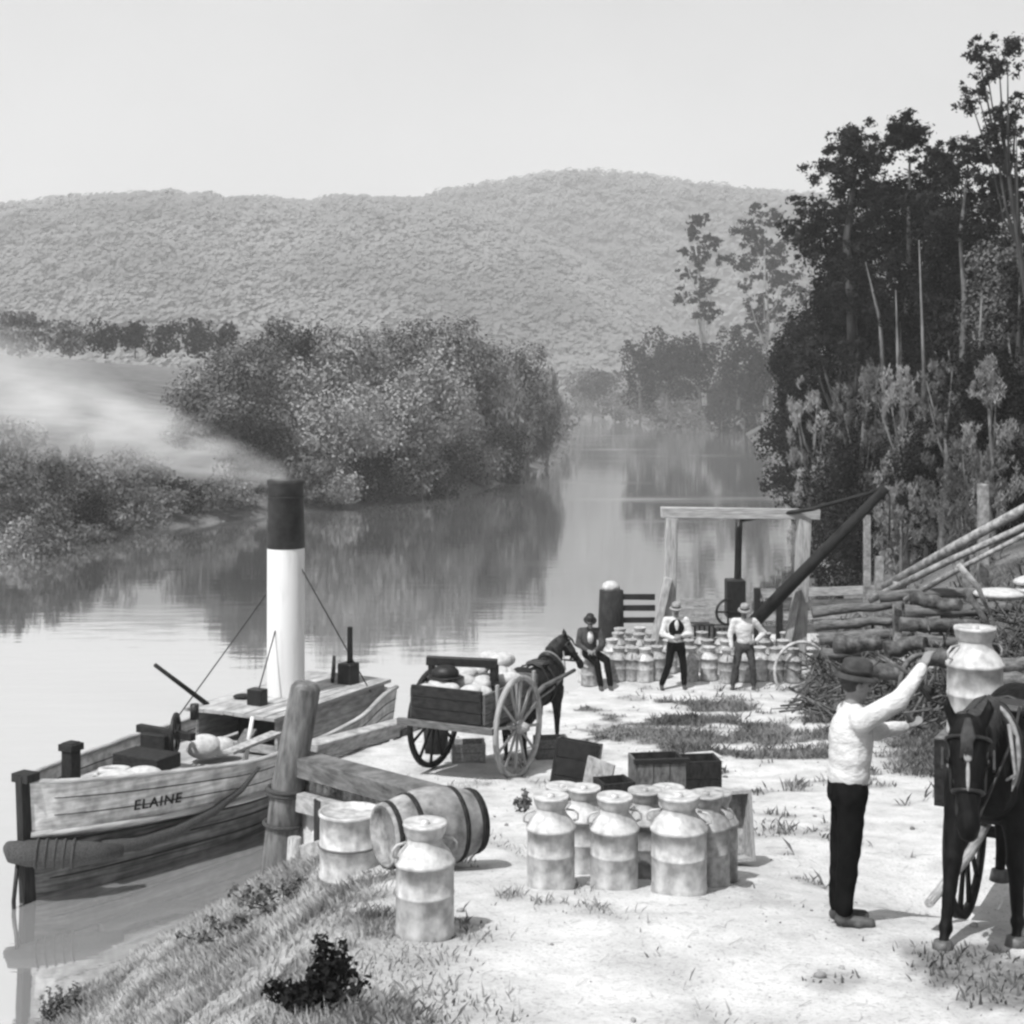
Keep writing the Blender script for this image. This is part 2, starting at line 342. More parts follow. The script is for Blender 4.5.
ms = t.nodes.new('ShaderNodeMixShader'); mo = t.nodes.new('ShaderNodeOutputMaterial')
t.links.new(q.outputs[0], ms.inputs[0]); t.links.new(di.outputs[0], ms.inputs[1]); t.links.new(gl.outputs[0], ms.inputs[2]); t.links.new(ms.outputs[0], mo.inputs[0])
setp(link('river_water', quick_mesh('river_water', [(-400, -12, 0), (400, -12, 0), (400, 1000, 0), (-400, 1000, 0)], [(0, 1, 2, 3)]), wm), kind='structure')
# wooded hills
def hills(name, ridge, Y0, Y1, Yc, rough, seed, mt, base=0, nt_=30000, label=''):
    ys = np.linspace(Y0, Y1, 230); us = np.linspace(-.62, .62, 560)
    X = us[None, :]*ys[:, None]; Yg = np.repeat(ys[:, None], len(us), 1)
    pxs = us*F+512; rp = np.interp(pxs, [r[0] for r in ridge], [r[1] for r in ridge])
    top = (HY-rp)/F*Yc+CZ-9
    prof = np.where(ys < Yc, sstep(Y0, Yc, ys)**.8, 1-.5*sstep(Yc, Y1, ys))
    Z = base+top[None, :]*prof[:, None]*(1+.16*fbm(X*.004, Yg*.006, 4, seed)*(1-prof[:, None]**6))+18*fbm(X*.012, Yg*.012, 3, seed+3)*prof[:, None]*(1-prof[:, None]**4)
    Z += rough*(np.abs(fbm(X*.05, Yg*.05, 2, seed+1))*1.3+fbm(X*.11, Yg*.11, 4, seed+9))
    i = np.arange(Z.size).reshape(Z.shape); Qh = np.stack([i[:-1, :-1], i[:-1, 1:], i[1:, 1:], i[1:, :-1]], -1).reshape(-1, 4)
    # the wood that clothes the slope: far-off tree crowns, reads as one mass
    r = np.random.default_rng(seed+50); n = nt_; fi = r.random(n)*(len(ys)*.86); fj = r.random(n)*(len(us)-2); i0 = fi.astype(int); j0 = fj.astype(int)
    cx = X[i0, j0]+(fj-j0)*(X[i0, j0+1]-X[i0, j0]); cy = ys[i0]+(fi-i0)*(ys[1]-ys[0]); czv = Z[i0, j0]; k = 22
    sz = r.uniform(3.0, 7.0, n); d = r.normal(size=(n, k, 3)); d /= np.linalg.norm(d, axis=2)[..., None]; d[..., 2] = np.abs(d[..., 2])*.9+.05
    p = np.stack([cx, cy, czv+sz*.5], -1)[:, None, :]+d*sz[:, None, None]; nn = d*.3+.25*r.normal(size=d.shape)+np.array([-.3, -.5, .9]); tt = np.cross(nn, r.normal(size=d.shape)); tt /= np.linalg.norm(tt, axis=2)[..., None]; bb = np.cross(nn, tt); bb /= np.linalg.norm(bb, axis=2)[..., None]
    s_ = (sz[:, None]*r.uniform(.16, .32, (n, k)))[..., None]; V = np.stack([p-tt*s_, p+bb*s_, p+tt*s_, p-bb*s_], 2).reshape(-1, 3)
    setp(link('hill_forest', quick_mesh('hill_forest', V, np.arange(len(V)).reshape(-1, 4)), LMh), label, 'forest', None, 'stuff')
    return setp(link(name, quick_mesh(name, np.stack([X, Yg, Z], -1).reshape(-1, 3), Qh, True), mt), kind='structure')
hm = mat('wooded_hillside', .07, .13, 1, .05, 0, detail=10, contrast=(.4, .6), scale2=.012)
LMh = mat('hill_leaves', .09, .16, 1, .01, 0, detail=8, contrast=(.38, .62))
hills('hills', [(-600, 215), (0, 203), (60, 196), (150, 190), (230, 196), (300, 201), (345, 196), (400, 199), (455, 206), (520, 225), (590, 262), (660, 312), (730, 360), (800, 395), (1500, 400)], 560, 1300, 1050, 6, 3, hm, -4, 42000, 'far wooded hill sloping down from the left to the river')
hills('hills', [(-600, 230), (300, 225), (400, 199), (440, 188), (500, 178), (550, 168), (600, 167), (650, 171), (700, 180), (760, 187), (900, 200), (1600, 230)], 900, 1800, 1250, 6, 13, hm, -4, 38000, 'highest wooded hill with rounded top behind the river')
# haze box round everything inside the sky
hz = bpy.data.materials.new('haze'); hz.use_nodes = True; t = hz.node_tree; t.nodes.clear()
pv = t.nodes.new('ShaderNodeVolumePrincipled'); pv.inputs['Color'].default_value = (1, 1, 1, 1); pv.inputs['Density'].default_value = HAZE; pv.inputs['Anisotropy'].default_value = .2
mo = t.nodes.new('ShaderNodeOutputMaterial'); t.links.new(pv.outputs[0], mo.inputs['Volume'])
x0, x1, y0, y1, z0, z1 = -2400, 2400, -40, 2700, -8, 420
if HAZE: setp(link('haze', quick_mesh('haze', [(x0,y0,z0),(x1,y0,z0),(x1,y1,z0),(x0,y1,z0),(x0,y0,z1),(x1,y0,z1),(x1,y1,z1),(x0,y1,z1)], [(0,3,2,1),(4,5,6,7),(0,1,5,4),(1,2,6,5),(2,3,7,6),(3,0,4,7)]), hz), kind='stuff')
# ------------------------------------------------------------------ trees
def leafmat(name, lo, hi, tr=.1, seed_scale=.5):
    m = mat(name, lo, hi, .8, seed_scale, 0, contrast=(.35, .65), spec=.1, detail=5)
    t = m.node_tree; b = t.nodes['Principled BSDF']; tl = t.nodes.new('ShaderNodeBsdfTranslucent'); ms = t.nodes.new('ShaderNodeMixShader'); ms.inputs[0].default_value = tr
    c = b.inputs['Base Color'].links[0].from_socket; t.links.new(c, tl.inputs[0]); t.links.new(b.outputs[0], ms.inputs[1]); t.links.new(tl.outputs[0], ms.inputs[2])
    t.links.new(ms.outputs[0], t.nodes['Material Output'].inputs[0]); return m
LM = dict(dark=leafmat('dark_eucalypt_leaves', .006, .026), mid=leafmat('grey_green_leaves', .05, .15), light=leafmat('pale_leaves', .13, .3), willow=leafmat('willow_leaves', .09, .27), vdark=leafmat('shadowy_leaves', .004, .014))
barkm = mat('grey_bark', .05, .14, scale=3, bump=.6, stretch=(2, 2, .4)); palebark = mat('white_gum_bark', .14, .4, scale=3, bump=.3, stretch=(2, 2, .4)); dimbark = mat('dim_pale_bark', .03, .15, scale=2, bump=.4, stretch=(2, 2, .5)); darkbark = mat('dark_bark', .015, .05, scale=3, bump=.6, stretch=(2, 2, .4))
def leaves(C, Rd, n, size, shell=.55, flat=1.0, droop=0, aspect=.6, rj=.45, fuzz=.12):
    C = np.array(C, float); Rd = np.array(Rd, float); wgt = Rd[:, 0]*Rd[:, 2]; k = rng.choice(len(C), n, p=wgt/wgt.sum())
    d = rng.normal(size=(n, 3)); d /= np.linalg.norm(d, axis=1)[:, None]
    r = shell+(1-shell)*rng.random(n)**.6; r *= 1+fuzz*rng.normal(size=n)
    p = C[k]+d*Rd[k]*r[:, None]; p[:, 2] -= droop*rng.random(n)**1.5*Rd[k][:, 2]
    nn = d+rj*rng.normal(size=(n, 3)); nn[:, 2] += .25; nn /= np.linalg.norm(nn, axis=1)[:, None]
    tt = np.cross(nn, rng.normal(size=(n, 3))); tt /= np.linalg.norm(tt, axis=1)[:, None]
    if droop: tt[:, 2] -= 1.3; tt /= np.linalg.norm(tt, axis=1)[:, None]
    bb = np.cross(nn, tt); bb /= (np.linalg.norm(bb, axis=1)[:, None]+1e-6)
    s = size*(.55+.9*rng.random(n))[:, None]; a = tt*s; b_ = bb*s*aspect
    if droop: a = a*1.7; b_ = b_*.6
    V = np.stack([p-a, p+b_, p+a, p-b_], 1).reshape(-1, 3); return V
def tree(name, label, cat, group, base, hgt, wid, kind='bush', leaf='mid', bark=None, dep=None, ncl=None, leafpx=3.2, dens=1.0, seed=0, trunk_r=None, lean=0, crown_from=None):
    r = random.Random(seed*77+5); base = Vector(base); dist = base.y; dep = dep or wid
    root = empty(name, base, 0, label, cat, group)
    C, Rd = [], []; cf = crown_from if crown_from is not None else (-.04 if kind in ('bush', 'willow') else .42)
    ncl = ncl or (16 if kind == 'bush' else 12)
    for i in range(ncl):
        a = r.uniform(0, 6.283); q = math.sqrt(r.random())
        if kind == 'bush':
            zz = r.uniform(cf+.1, .88); ww = math.sqrt(max(.08, 1-((zz-.42)/.55)**2)); rr = r.uniform(.17, .3)
            C.append((wid*.5*ww*q*math.cos(a)*.85, dep*.5*ww*q*math.sin(a)*.85, hgt*zz)); Rd.append((wid*rr, wid*rr, wid*rr*r.uniform(.7, 1)*min(1.4, hgt/wid)))
        elif kind == 'tuft':
            zz = r.uniform(.15, .93); ww = math.sqrt(max(.1, 1-((zz-.45)/.6)**2)); rr = r.uniform(.07, .16); C.append((wid*.5*ww*q*math.cos(a), dep*.5*ww*q*math.sin(a), hgt*zz)); Rd.append((wid*rr, wid*rr, wid*rr*r.uniform(.9, 1.5)))
        elif kind == 'gum':
            zz = cf+(1-cf)*(i+.5)/ncl*.93; ww = math.sin(math.pi*min(1, (zz-cf)/(1-cf)*.75+.2)); rr = r.uniform(.1, .2)
            q = r.random()**.6; C.append((wid*.5*ww*q*math.cos(a)+lean*zz, dep*.5*ww*q*math.sin(a), hgt*zz)); Rd.append((wid*rr, wid*rr, wid*rr*r.uniform(.55, .9)))
        else:
            zz = r.uniform(.3, .92); C.append((wid*.42*q*math.cos(a)*(1.25-zz*.6), dep*.42*q*math.sin(a), hgt*zz)); rr = r.uniform(.1, .2); Rd.append((wid*rr, wid*rr, hgt*rr*.55))
    if kind == 'bush': C.append((0, 0, hgt*.5)); Rd.append((wid*.33, dep*.33, hgt*.38))
    # each big clump is itself a cluster of small tufts
    if kind != 'willow':
        C2, R2 = [], []
        for c, q in zip(C, Rd):
            for j in range({'bush': 5, 'gum': 13}.get(kind, 7)):
                v = Vector((r.gauss(0, 1), r.gauss(0, 1), r.gauss(0, 1))).normalized()*(r.uniform(.5, 1.55) if kind == 'gum' else 1); C2.append(tuple(c[k]+v[k]*q[k]*.78 for k in range(3))); f_ = r.uniform(.26, .5) if kind == 'tuft' else (r.uniform(.2, .42) if kind == 'bush' else r.uniform(.14, .42)); R2.append(tuple(q[k]*f_ for k in range(3)))
        core_C, core_R = C, [tuple(k*.95 for k in q) for q in Rd]; CC, RR = C2+(core_C if kind == 'bush' else []), R2+(core_R if kind == 'bush' else [])
    else: CC, RR = C, Rd
    lp = max(leafpx, 2.2)/F*dist; area = wid*hgt*(1-cf)
    n = int(min(45000, dens*area/(lp*lp*.5)*3.2))
    V = leaves(CC, RR, n, lp*.62, .15 if kind == 'gum' else .62, droop={'willow': 2.2, 'tuft': 1.6}.get(kind, 0), fuzz=.42 if kind == 'gum' else .16, rj=.9 if kind == 'gum' else .45, aspect=.42 if kind == 'gum' else .6)
    V = V[:(len(V)//4)*4]; V[:, 2] = np.maximum(V[:, 2], -.3)
    link('crown', quick_mesh('crown', V, np.arange(len(V)).reshape(-1, 4)), LM[leaf], root)
    tr = trunk_r or hgt*.018; m = MB(); top = hgt*(.85 if kind == 'gum' else .7)
    pts = [Vector((lean*(k/6)+r.uniform(-.012, .012)*hgt*(k > 0), r.uniform(-.012, .012)*hgt, top*k/6-.35*(k == 0))) for k in range(7)]
    m.tube(pts, [tr*(1.25-k/6*.95) for k in range(7)], 8, rough=.08)
    for c, q in list(zip(C, Rd))[:14]:
        k = min(6, max(2, int(c[2]/top*6)-(1 if kind == 'gum' else 2))); p = pts[k]
        if p.z > c[2]: p = pts[max(1, k-2)]
        mid = (p+Vector(c))/2+Vector((0, 0, -.04*hgt)); m.tube([p, mid, Vector(c)], [tr*.42, tr*.28, tr*.1], 6, rough=.08)
    m.build('trunk', bark or barkm, root)
    return root
def ptree(name, label, cat, group, px, Y, top, wpx, base_py=None, **k):
    X = (px-512)/F*Y; zb = H(X, Y)-.1 if base_py is None else CZ-(base_py-HY)/F*Y
    return tree(name, label, cat, group, (X, Y, zb), max(1.5, CZ-(top-HY)/F*Y-zb), wpx/F*Y, **k)
GL = 'trees crowding the far left bank'
specs = [  # px, Y, top py, width px, kind, leaf, label
 (268,112,322,70,'bush','mid','ragged leafy tree behind and left of the rounded bank trees, above the smoke'),
 (305,100,352,92,'bush','light','pale rounded bushy tree just right of the steamer smoke'),
 (352,104,330,80,'bush','light','pale feathery tree at the middle top of the left bank mass'),
 (345,92,398,84,'bush','light','light crowned bush low over the water right of the funnel'),
 (402,112,318,82,'bush','mid','grey green tree standing up behind the pale rounded bushes'),
 (398,98,372,70,'bush','light','small pale round tree in the centre of the left bank'),
 (440,104,362,78,'bush','light','round pale tree right of centre on the left bank'),
 (462,118,330,84,'bush','mid','tall grey tree behind the round pale trees near the river bend'),
 (428,98,420,72,'bush','mid','dark shrubby bush at the water edge below the pale trees'),
 (492,120,365,76,'willow','willow','weeping tree with dark hollow on the river side of the left bank'),
 (512,126,345,74,'bush','mid','tall rounded tree near the tip of the left bank'),
 (472,110,418,66,'bush','mid','low dense bush over the pale mud edge of the left bank'),
 (530,134,372,58,'willow','mid','drooping willow at the bend with its hair touching the water'),
 (548,146,366,46,'willow','willow','outermost weeping tree of the left bank, nearest the open river'),
 (283,90,420,74,'bush','mid','dark bush at the water edge right behind the funnel top'),
 (240,104,350,60,'bush','mid','leafy tree above the bare slope at the left end of the tree mass'),
 (212,110,365,60,'bush','light','pale loose shrub at the edge of the grassy slope'),
 (315,88,455,60,'bush','mid','low dark waterside bush right of the black funnel cap'),
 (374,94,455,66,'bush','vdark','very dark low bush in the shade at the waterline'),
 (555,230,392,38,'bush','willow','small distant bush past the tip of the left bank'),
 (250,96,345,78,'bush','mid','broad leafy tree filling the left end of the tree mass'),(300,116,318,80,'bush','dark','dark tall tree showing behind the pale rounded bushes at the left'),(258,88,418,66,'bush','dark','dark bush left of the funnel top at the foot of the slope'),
 (402,97,452,60,'bush','dark','dark waterside bush below the small round pale tree'),(450,101,452,60,'bush','dark','dark low bush between the pale puffs and the mud edge'),(340,92,466,56,'bush','mid','low waterside bush right of the very black hollow'),(500,116,430,56,'bush','dark','dark hollow bush at the foot of the weeping tree'),(200,100,392,60,'bush','mid','loose bush on the slope above the smoke')]  # dark-leafed bushes put the shaded gaps below the pale crowns into leaf colour
for i, (px, Y, tp, wp, kd, lf, lb) in enumerate(specs):
    ptree('riverside_tree', lb, 'tree', GL, px-(6 if px < 500 else 2), Y, tp-6, wp*1.22, kind=kd, leaf=lf, seed=i+1, dens=1.15 if kd == 'bush' else 1.5, ncl=15 if kd == 'bush' else 14, leafpx=2.9)
GB = 'bushes along the left foreshore'
specs = [(15,66,462,70,'bush','mid','bush at the left edge of the picture close to the water'),(58,70,455,60,'bush','mid','rounded grey bush second from the left edge on the foreshore'),
 (100,74,452,56,'bush','willow','reedy shrub standing behind the low foreshore bushes'),(150,80,462,60,'bush','mid','dark hollow shrub under the drifting smoke'),
 (22,63,516,60,'bush','light','pale low bush overhanging the water at the left edge'),(70,67,514,58,'bush','mid','small round bush at the waterline below the grassy bank'),
 (118,72,505,50,'bush','mid','low mound of bush where the foreshore juts out'),(165,77,497,54,'bush','mid','spreading low bush left of the funnel at the water edge'),
 (205,80,478,52,'bush','mid','grassy shrub just left of the funnel cap'),(8,82,420,60,'bush','light','pale bush high on the bank at the left edge'),(238,84,488,40,'bush','willow','thin pale shrub at the waterline beside the funnel cap')]
for i, (px, Y, tp, wp, kd, lf, lb) in enumerate(specs):
    ptree('foreshore_bush', lb, 'bush', GB, px, Y, tp-4, wp*1.2, kind=kd, leaf=lf, seed=i+40, ncl=10, crown_from=0, dens=.9)
rw = [(40,62,498,50,'mid','bush between the two leftmost foreshore mounds'),(90,69,488,50,'dark','dark bush behind the low foreshore mounds'),(135,74,486,52,'mid','bush filling the foreshore behind the jutting mound'),(180,79,480,46,'dark','dark bush low on the foreshore under the smoke'),(225,82,500,40,'mid','last low foreshore bush before the funnel'),(5,70,440,56,'willow','reedy bush high at the left edge'),(75,78,440,50,'willow','pale reeds behind the foreshore bushes'),(130,84,448,50,'willow','tall reeds bending under the smoke')]
for i, (px, Y, tp, wp, lf, lb) in enumerate(rw):
    ptree('foreshore_bush', lb, 'bush', GB, px, Y, tp, wp*1.2, kind='tuft' if lf == 'willow' else 'bush', leaf=lf, seed=i+170, ncl=12, crown_from=0, dens=.9)
GT = 'trees along the top of the far field'
specs = [(70,190,318,50,'pale hazy tree at the left end of the hilltop tree line'),(105,196,316,44,'broad dark tree second from the left in the hilltop tree line'),(135,200,321,44,'very dark low tree in the middle of the hilltop tree line'),
 (166,204,320,40,'dark rounded tree right of the middle of the hilltop tree line'),(198,206,317,40,'taller dark tree near the right end of the hilltop tree line'),(226,200,324,36,'last dark tree at the right end of the hilltop tree line'),
 (20,210,312,70,'faint grey wooded clump behind the field at the left edge')]
for i, (px, Y, tp, wp, lb) in enumerate(specs):
    ptree('field_tree', lb, 'tree', GT, px, Y, tp, wp, base_py=356, kind='bush', leaf='mid' if i in (0, 6) else 'dark', seed=i+60, ncl=10, crown_from=0)
GR = 'low trees lining the far reach of the river'
specs = [(592,500,378,42,'mid'),(615,440,374,50,'mid'),(640,400,376,50,'willow'),(668,365,372,50,'mid'),(695,335,374,54,'willow'),(722,312,378,54,'mid'),(745,290,374,48,'mid')]
nm = ['first pale round tree where the river vanishes','second round tree from the river bend on the far reach','third bushy tree of the far reach, before the dark hill trees','middle pale tree lining the far reach','fifth round tree of the far reach below the white limbed gums','sixth spreading tree of the far reach above the reflections','last tree of the far reach beside the grassy point']
for i, ((px, Y, tp, wp, lf), lb) in enumerate(zip(specs, nm)):
    ptree('river_reach_tree', lb, 'tree', GR, px, Y, tp-4, wp*1.35, base_py=HY+CZ*F/Y+1, kind='bush', leaf={'willow': 'mid', 'mid': 'dark'}[lf] if i in (1, 3, 5, 6) else 'mid', seed=i+80, ncl=9, crown_from=-.05, leafpx=2.6)
GD = 'dark bushy trees below the hill'
specs = [(640,290,338,44,'dark leafy tree leftmost of the clump below the wooded hill'),(668,280,322,50,'largest dark bushy tree of the clump below the wooded hill'),(700,270,330,46,'dark tree under the white limbed gum'),(738,255,330,54,'dark tree between the gums and the tall black trees'),(765,230,345,50,'dark tree tucked against the left side of the tall black trees')]
for i, (px, Y, tp, wp, lb) in enumerate(specs):
    ptree('bushy_tree', lb, 'tree', GD, px, Y, tp, wp, base_py=408, kind='bush', leaf='dark', seed=i+90, ncl=12, crown_from=.05, leafpx=2.6)
ptree('gum_tree', 'slender white limbed gum with sparse crown, left of the pair', 'tree', 'white limbed gums', 705, 285, 208, 62, base_py=404, kind='gum', leaf='vdark', bark=palebark, seed=101, ncl=20, dens=1.1, lean=-2, trunk_r=.42)
ptree('gum_tree', 'taller white limbed gum with layered crown, right of the pair', 'tree', 'white limbed gums', 766, 275, 198, 80, base_py=404, kind='gum', leaf='vdark', bark=palebark, seed=102, ncl=30, dens=1.2, trunk_r=.45, crown_from=.35)
# tall dark trees on the right
GK = 'tall dark trees on the right bank'
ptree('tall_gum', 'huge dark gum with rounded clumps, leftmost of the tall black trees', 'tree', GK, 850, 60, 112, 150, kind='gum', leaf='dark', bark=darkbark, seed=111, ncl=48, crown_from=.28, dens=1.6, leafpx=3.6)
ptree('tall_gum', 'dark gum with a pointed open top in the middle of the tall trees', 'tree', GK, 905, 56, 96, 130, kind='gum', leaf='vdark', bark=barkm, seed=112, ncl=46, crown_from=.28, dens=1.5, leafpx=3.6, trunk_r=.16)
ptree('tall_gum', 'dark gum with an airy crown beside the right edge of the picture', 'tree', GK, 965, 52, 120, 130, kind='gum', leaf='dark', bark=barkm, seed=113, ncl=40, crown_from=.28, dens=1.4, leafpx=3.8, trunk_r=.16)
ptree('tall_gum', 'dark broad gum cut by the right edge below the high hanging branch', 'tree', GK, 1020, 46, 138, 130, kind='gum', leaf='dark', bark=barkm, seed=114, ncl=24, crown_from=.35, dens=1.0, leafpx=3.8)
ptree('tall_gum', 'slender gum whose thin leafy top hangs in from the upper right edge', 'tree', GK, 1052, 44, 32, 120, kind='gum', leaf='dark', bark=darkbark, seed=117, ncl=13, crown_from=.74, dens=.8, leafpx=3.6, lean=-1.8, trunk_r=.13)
GU = 'dense dark understorey trees on the right bank'
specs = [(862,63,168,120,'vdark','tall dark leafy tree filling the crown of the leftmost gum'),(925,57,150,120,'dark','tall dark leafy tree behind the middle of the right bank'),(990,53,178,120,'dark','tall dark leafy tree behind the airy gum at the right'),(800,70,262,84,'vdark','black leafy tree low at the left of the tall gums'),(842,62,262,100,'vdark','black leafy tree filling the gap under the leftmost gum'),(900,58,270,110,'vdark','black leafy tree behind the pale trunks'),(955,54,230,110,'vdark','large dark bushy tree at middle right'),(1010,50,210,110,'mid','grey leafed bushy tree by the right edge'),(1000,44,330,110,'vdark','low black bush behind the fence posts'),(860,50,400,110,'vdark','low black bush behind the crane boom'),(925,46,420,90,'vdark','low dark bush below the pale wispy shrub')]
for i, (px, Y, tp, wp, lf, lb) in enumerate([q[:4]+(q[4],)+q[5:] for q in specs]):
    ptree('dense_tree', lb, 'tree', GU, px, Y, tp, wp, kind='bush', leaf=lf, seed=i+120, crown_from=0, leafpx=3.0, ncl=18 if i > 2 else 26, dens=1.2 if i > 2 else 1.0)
GW = 'wispy trees in front of the dark right bank'
specs = [(812,52,362,52,'willow','pale drooping tree hanging over the water at the left of the dark bank'),(862,50,352,60,'willow','grey wispy tree right of the pale drooping one'),(905,47,350,62,'willow','tall wispy tree around the white trunk'),(945,44,345,56,'willow','pale tufted tree in front of the black trees'),(990,42,345,60,'willow','pale tufted tree near the right edge'),(968,38,430,60,'willow','grey wispy shrub above the bank fence'),(900,37,470,46,'willow','feathery shrub at the top of the crane boom'),(835,58,430,44,'willow','dim wispy shrub close to the water under the black trees')]
for i, (px, Y, tp, wp, lf, lb) in enumerate(specs):
    ptree('wispy_tree', lb, 'tree', GW, px, Y, tp, wp, kind='tuft', leaf='mid' if i % 2 else lf, seed=i+140, leafpx=2.3, dens=.7, ncl=52)
GP = 'bare pale trunks standing in the dark wood'
for i, (xa, ya, xb, yb, Y, lb) in enumerate([(868,262,884,380,55,'short leaning pale trunk in the dark wood, leftmost one'),(919,240,925,500,50,'tall thin pale trunk running down to the bank'),(893,290,905,430,52,'faint pale trunk between the leaning one and the tall one'),(976,290,990,440,48,'pale trunk among the tufted trees at the right')]):
    a = W(xa, ya, Y); b_ = W(xb, yb, Y); g = H(b_.x, Y)-.2; b2 = Vector((b_.x+.1, Y, g))
    MB().tube([b2, b_, (a+b_)/2+Vector((.16-.1*i, 0, 0)), a+Vector((.1*i-.1, 0, 0))], [.12, .1, .07, .018], 8, rough=.08).thing('tree_trunk', dimbark, lb, 'tree trunk', GP)
# ------------------------------------------------------------------ wharf timbers
P_ = lambda x, y, dz=0: Vector((x, y, H(x, y)+dz))
m = MB(); m.tube([(-3.42,20.0,-.9),(-3.36,20.0,0),(-3.2,20.0,1.4),(-2.95,20.0,2.78),(-2.94,20,2.86)], [.25,.25,.24,.22,.17], 14, rough=.04)
root = empty('mooring_pile', (-3.4, 20, 0), 0, 'massive leaning wooden mooring pile between the steamer and the wharf corner', 'mooring pile')
m.v = [tuple(Vector(v)-Vector((-3.4, 20, 0))) for v in m.v]; m.build('post', M['mid'], root)
MB().ring((.16, 0, 1.34), (.1, 0, 1), .25, .035, 20, 6).ring((.155, 0, 1.285), (.1, 0, 1), .25, .03, 20, 6).build('rope_binding', M['rope'], root, None); MB().ring((.12, 0, .85), (.1, 0, 1), .26, .03, 20, 6).build('rope_binding', M['rope'], root)
MB().tube([(-3.05,19.2,-.5),(-2.98,19.2,.9)], [.11,.09], 8, rough=.05).thing('stake', M['pale'], 'short pale stake driven into the bank at the foot of the big pile', 'stake')
c0 = Vector((-3.15, 20.3, 1.66)); c1 = Vector((-.72, 16.75, 2.06))
root = empty('wharf', (0, 0, 0), 0, 'timber wharf edge running from the big pile to the sandy bank', 'wharf')
MB().beam(c0, c1, .4, .26, up=(0, 0, 1), jit=.015).build('edge_beam', M['mid'], root)
d = (c1-c0).normalized(); nrm = Vector((-d.y, d.x, 0)).normalized()*-1
if nrm.x > 0: nrm = -nrm
o1 = nrm*.1
MB().beam(c0+Vector((0, 0, -.52))+o1, c0+d*3.1+Vector((0, 0, -.42))+o1, .2, .26, up=(0, 0, 1)).build('lower_beam', M['pale'], root)
MB().beam((-3.0,20.6,1.72), (-1.75,24.0,1.34), .3, .24, up=(0, 0, 1)).build('edge_beam', M['pale'], root)
MB().beam((-1.75,24.05,1.3), (.95,28.5,.98), .26, .22, up=(0, 0, 1)).build('edge_beam', M['mid'], root)
for a, b_ in (((-2.6,19.3),(0)),((-2.0,18.5),(0)),((-2.9,20.5),0),((-1.85,23.4),0),((-.6,25.9),0),((.6,27.9),0)):
    z = H(*a); MB().tube([(a[0],a[1],-.8),(a[0],a[1],min(1.5, 1.4))], [.15,.14], 10, rough=.05).build('pile', M['dark'], root)
MB().beam(c0+Vector((.1, .07, -.62)), c1+Vector((.1, .07, -.62)), .07, .85, up=(0, 0, 1)).build('void_fascia', M['black'], root)  # black colour stands in for the shaded void under the beam
# pale boards leaning against the bank
m = MB()
a = W(302, 866, 15.9); b_ = W(377, 846, 15.5)
for k in range(3): m.beam(a+Vector((0, .03*k, .14-.19*k)), b_+Vector((0, .03*k, .14-.19*k)), .05, .185, up=(0, 0, 1))
m.thing('bank_board', M['pale'], 'pale boards standing on edge in the grass below the wharf beam', 'boards')
# ------------------------------------------------------------------ small steamer
BL = 8.1
boat = empty('steamboat', (-6.66, 19.3, 0), math.atan2(.89, .45), 'small grey wooden river steamer with tall white funnel and black cap, tied beside the wharf', 'steamboat')
def bw_(t): return 1.42*min(1, (max(t, 0)/3.4))**.62*(1-.35*sstep(5.8, BL, t)) if t > 0 else .02
def sheer(t): return float(np.interp(t, [0, 1, 3, 5, 6, BL], [1.64, 1.5, 1.32, 1.3, 1.38, 1.52]))
def hullpt(t, z, side=-1, off=0.0):
    s_ = sheer(t); k = max(0.0, min(1.0, (z+.5)/(s_+.5))); b = bw_(t)*(.5+.5*k**.6)+off
    return Vector((t-.12*k*max(0, 1-t)+.06, side*b, z))
def hull_mesh(zf0, zf1, rows_, off=0.0, jog=False):
    m = MB(); ts = [0, .06, .15, .3, .5]+[x*.25+.75 for x in range(int((BL-.75)/.25)+1)]+[BL]
    for side in (-1, 1):
        V = []; n = len(ts)
        for j in range(rows_+1):
            for t in ts:
                z0, z1 = zf0(t), zf1(t); V.append(hullpt(t, z0+(z1-z0)*j/rows_, side, off))
        m.add(V, [[j*n+i, j*n+i+1, (j+1)*n+i+1, (j+1)*n+i] for j in range(rows_) for i in range(n-1)], True)
    return m
band = lambda t: sheer(t)*.56
hull_mesh(lambda t: -.5, lambda t: band(t), 8).build('hull_bottom', M['hulldk'], boat)
up = hull_mesh(lambda t: band(t)+.004, sheer, 6, .012)
zt = lambda t: sheer(t)
b_ = bw_(BL); s_ = sheer(BL)   # transom
up.add([(BL+.05, -bw_(BL)*.98, s_), (BL+.05, bw_(BL)*.98, s_), (BL+.05, bw_(BL)*.6, -.4), (BL+.05, -bw_(BL)*.6, -.4)], [(0, 1, 2, 3)])
up.build('hull_topsides', M['hullup'], boat)
for side in (-1, 1):
    ts = [x*BL/30 for x in range(31)]
    MB().tube([hullpt(t, band(t), side, .035) for t in ts], .05, 8).build('rubbing_strake', M['pale'], boat)
    MB().tube([hullpt(t, sheer(t)+.02, side, .0) for t in ts], .05, 8, sq=.7).build('gunwale', M['pale'], boat)
    for fz in (.3, .6, .88): MB().tube([hullpt(t, band(t)*fz, side, .004) for t in ts], .014, 5).build('plank_seam', M['black'], boat)
    for fz in (.36, .7): MB().tube([hullpt(t, band(t)+(sheer(t)-band(t))*fz, side, .012) for t in ts], .009, 5).build('plank_seam', M['dark'], boat)
MB().beam((.0, 0, -.5), (-.1, 0, 1.76), .12, .2).box((-.06, 0, 1.72), (.24, .3, .12)).build('stem_post', M['dark'], boat)
ts = [x*BL/24+.02 for x in range(24)]; V = []; dz = lambda t: 1.42-.1*min(t, 3.5)/1 if t < 3.4 else 1.06
for t in ts: V += [hullpt(t, dz(t)-.06, -1, -.03), hullpt(t, dz(t)-.06, 1, -.03)]
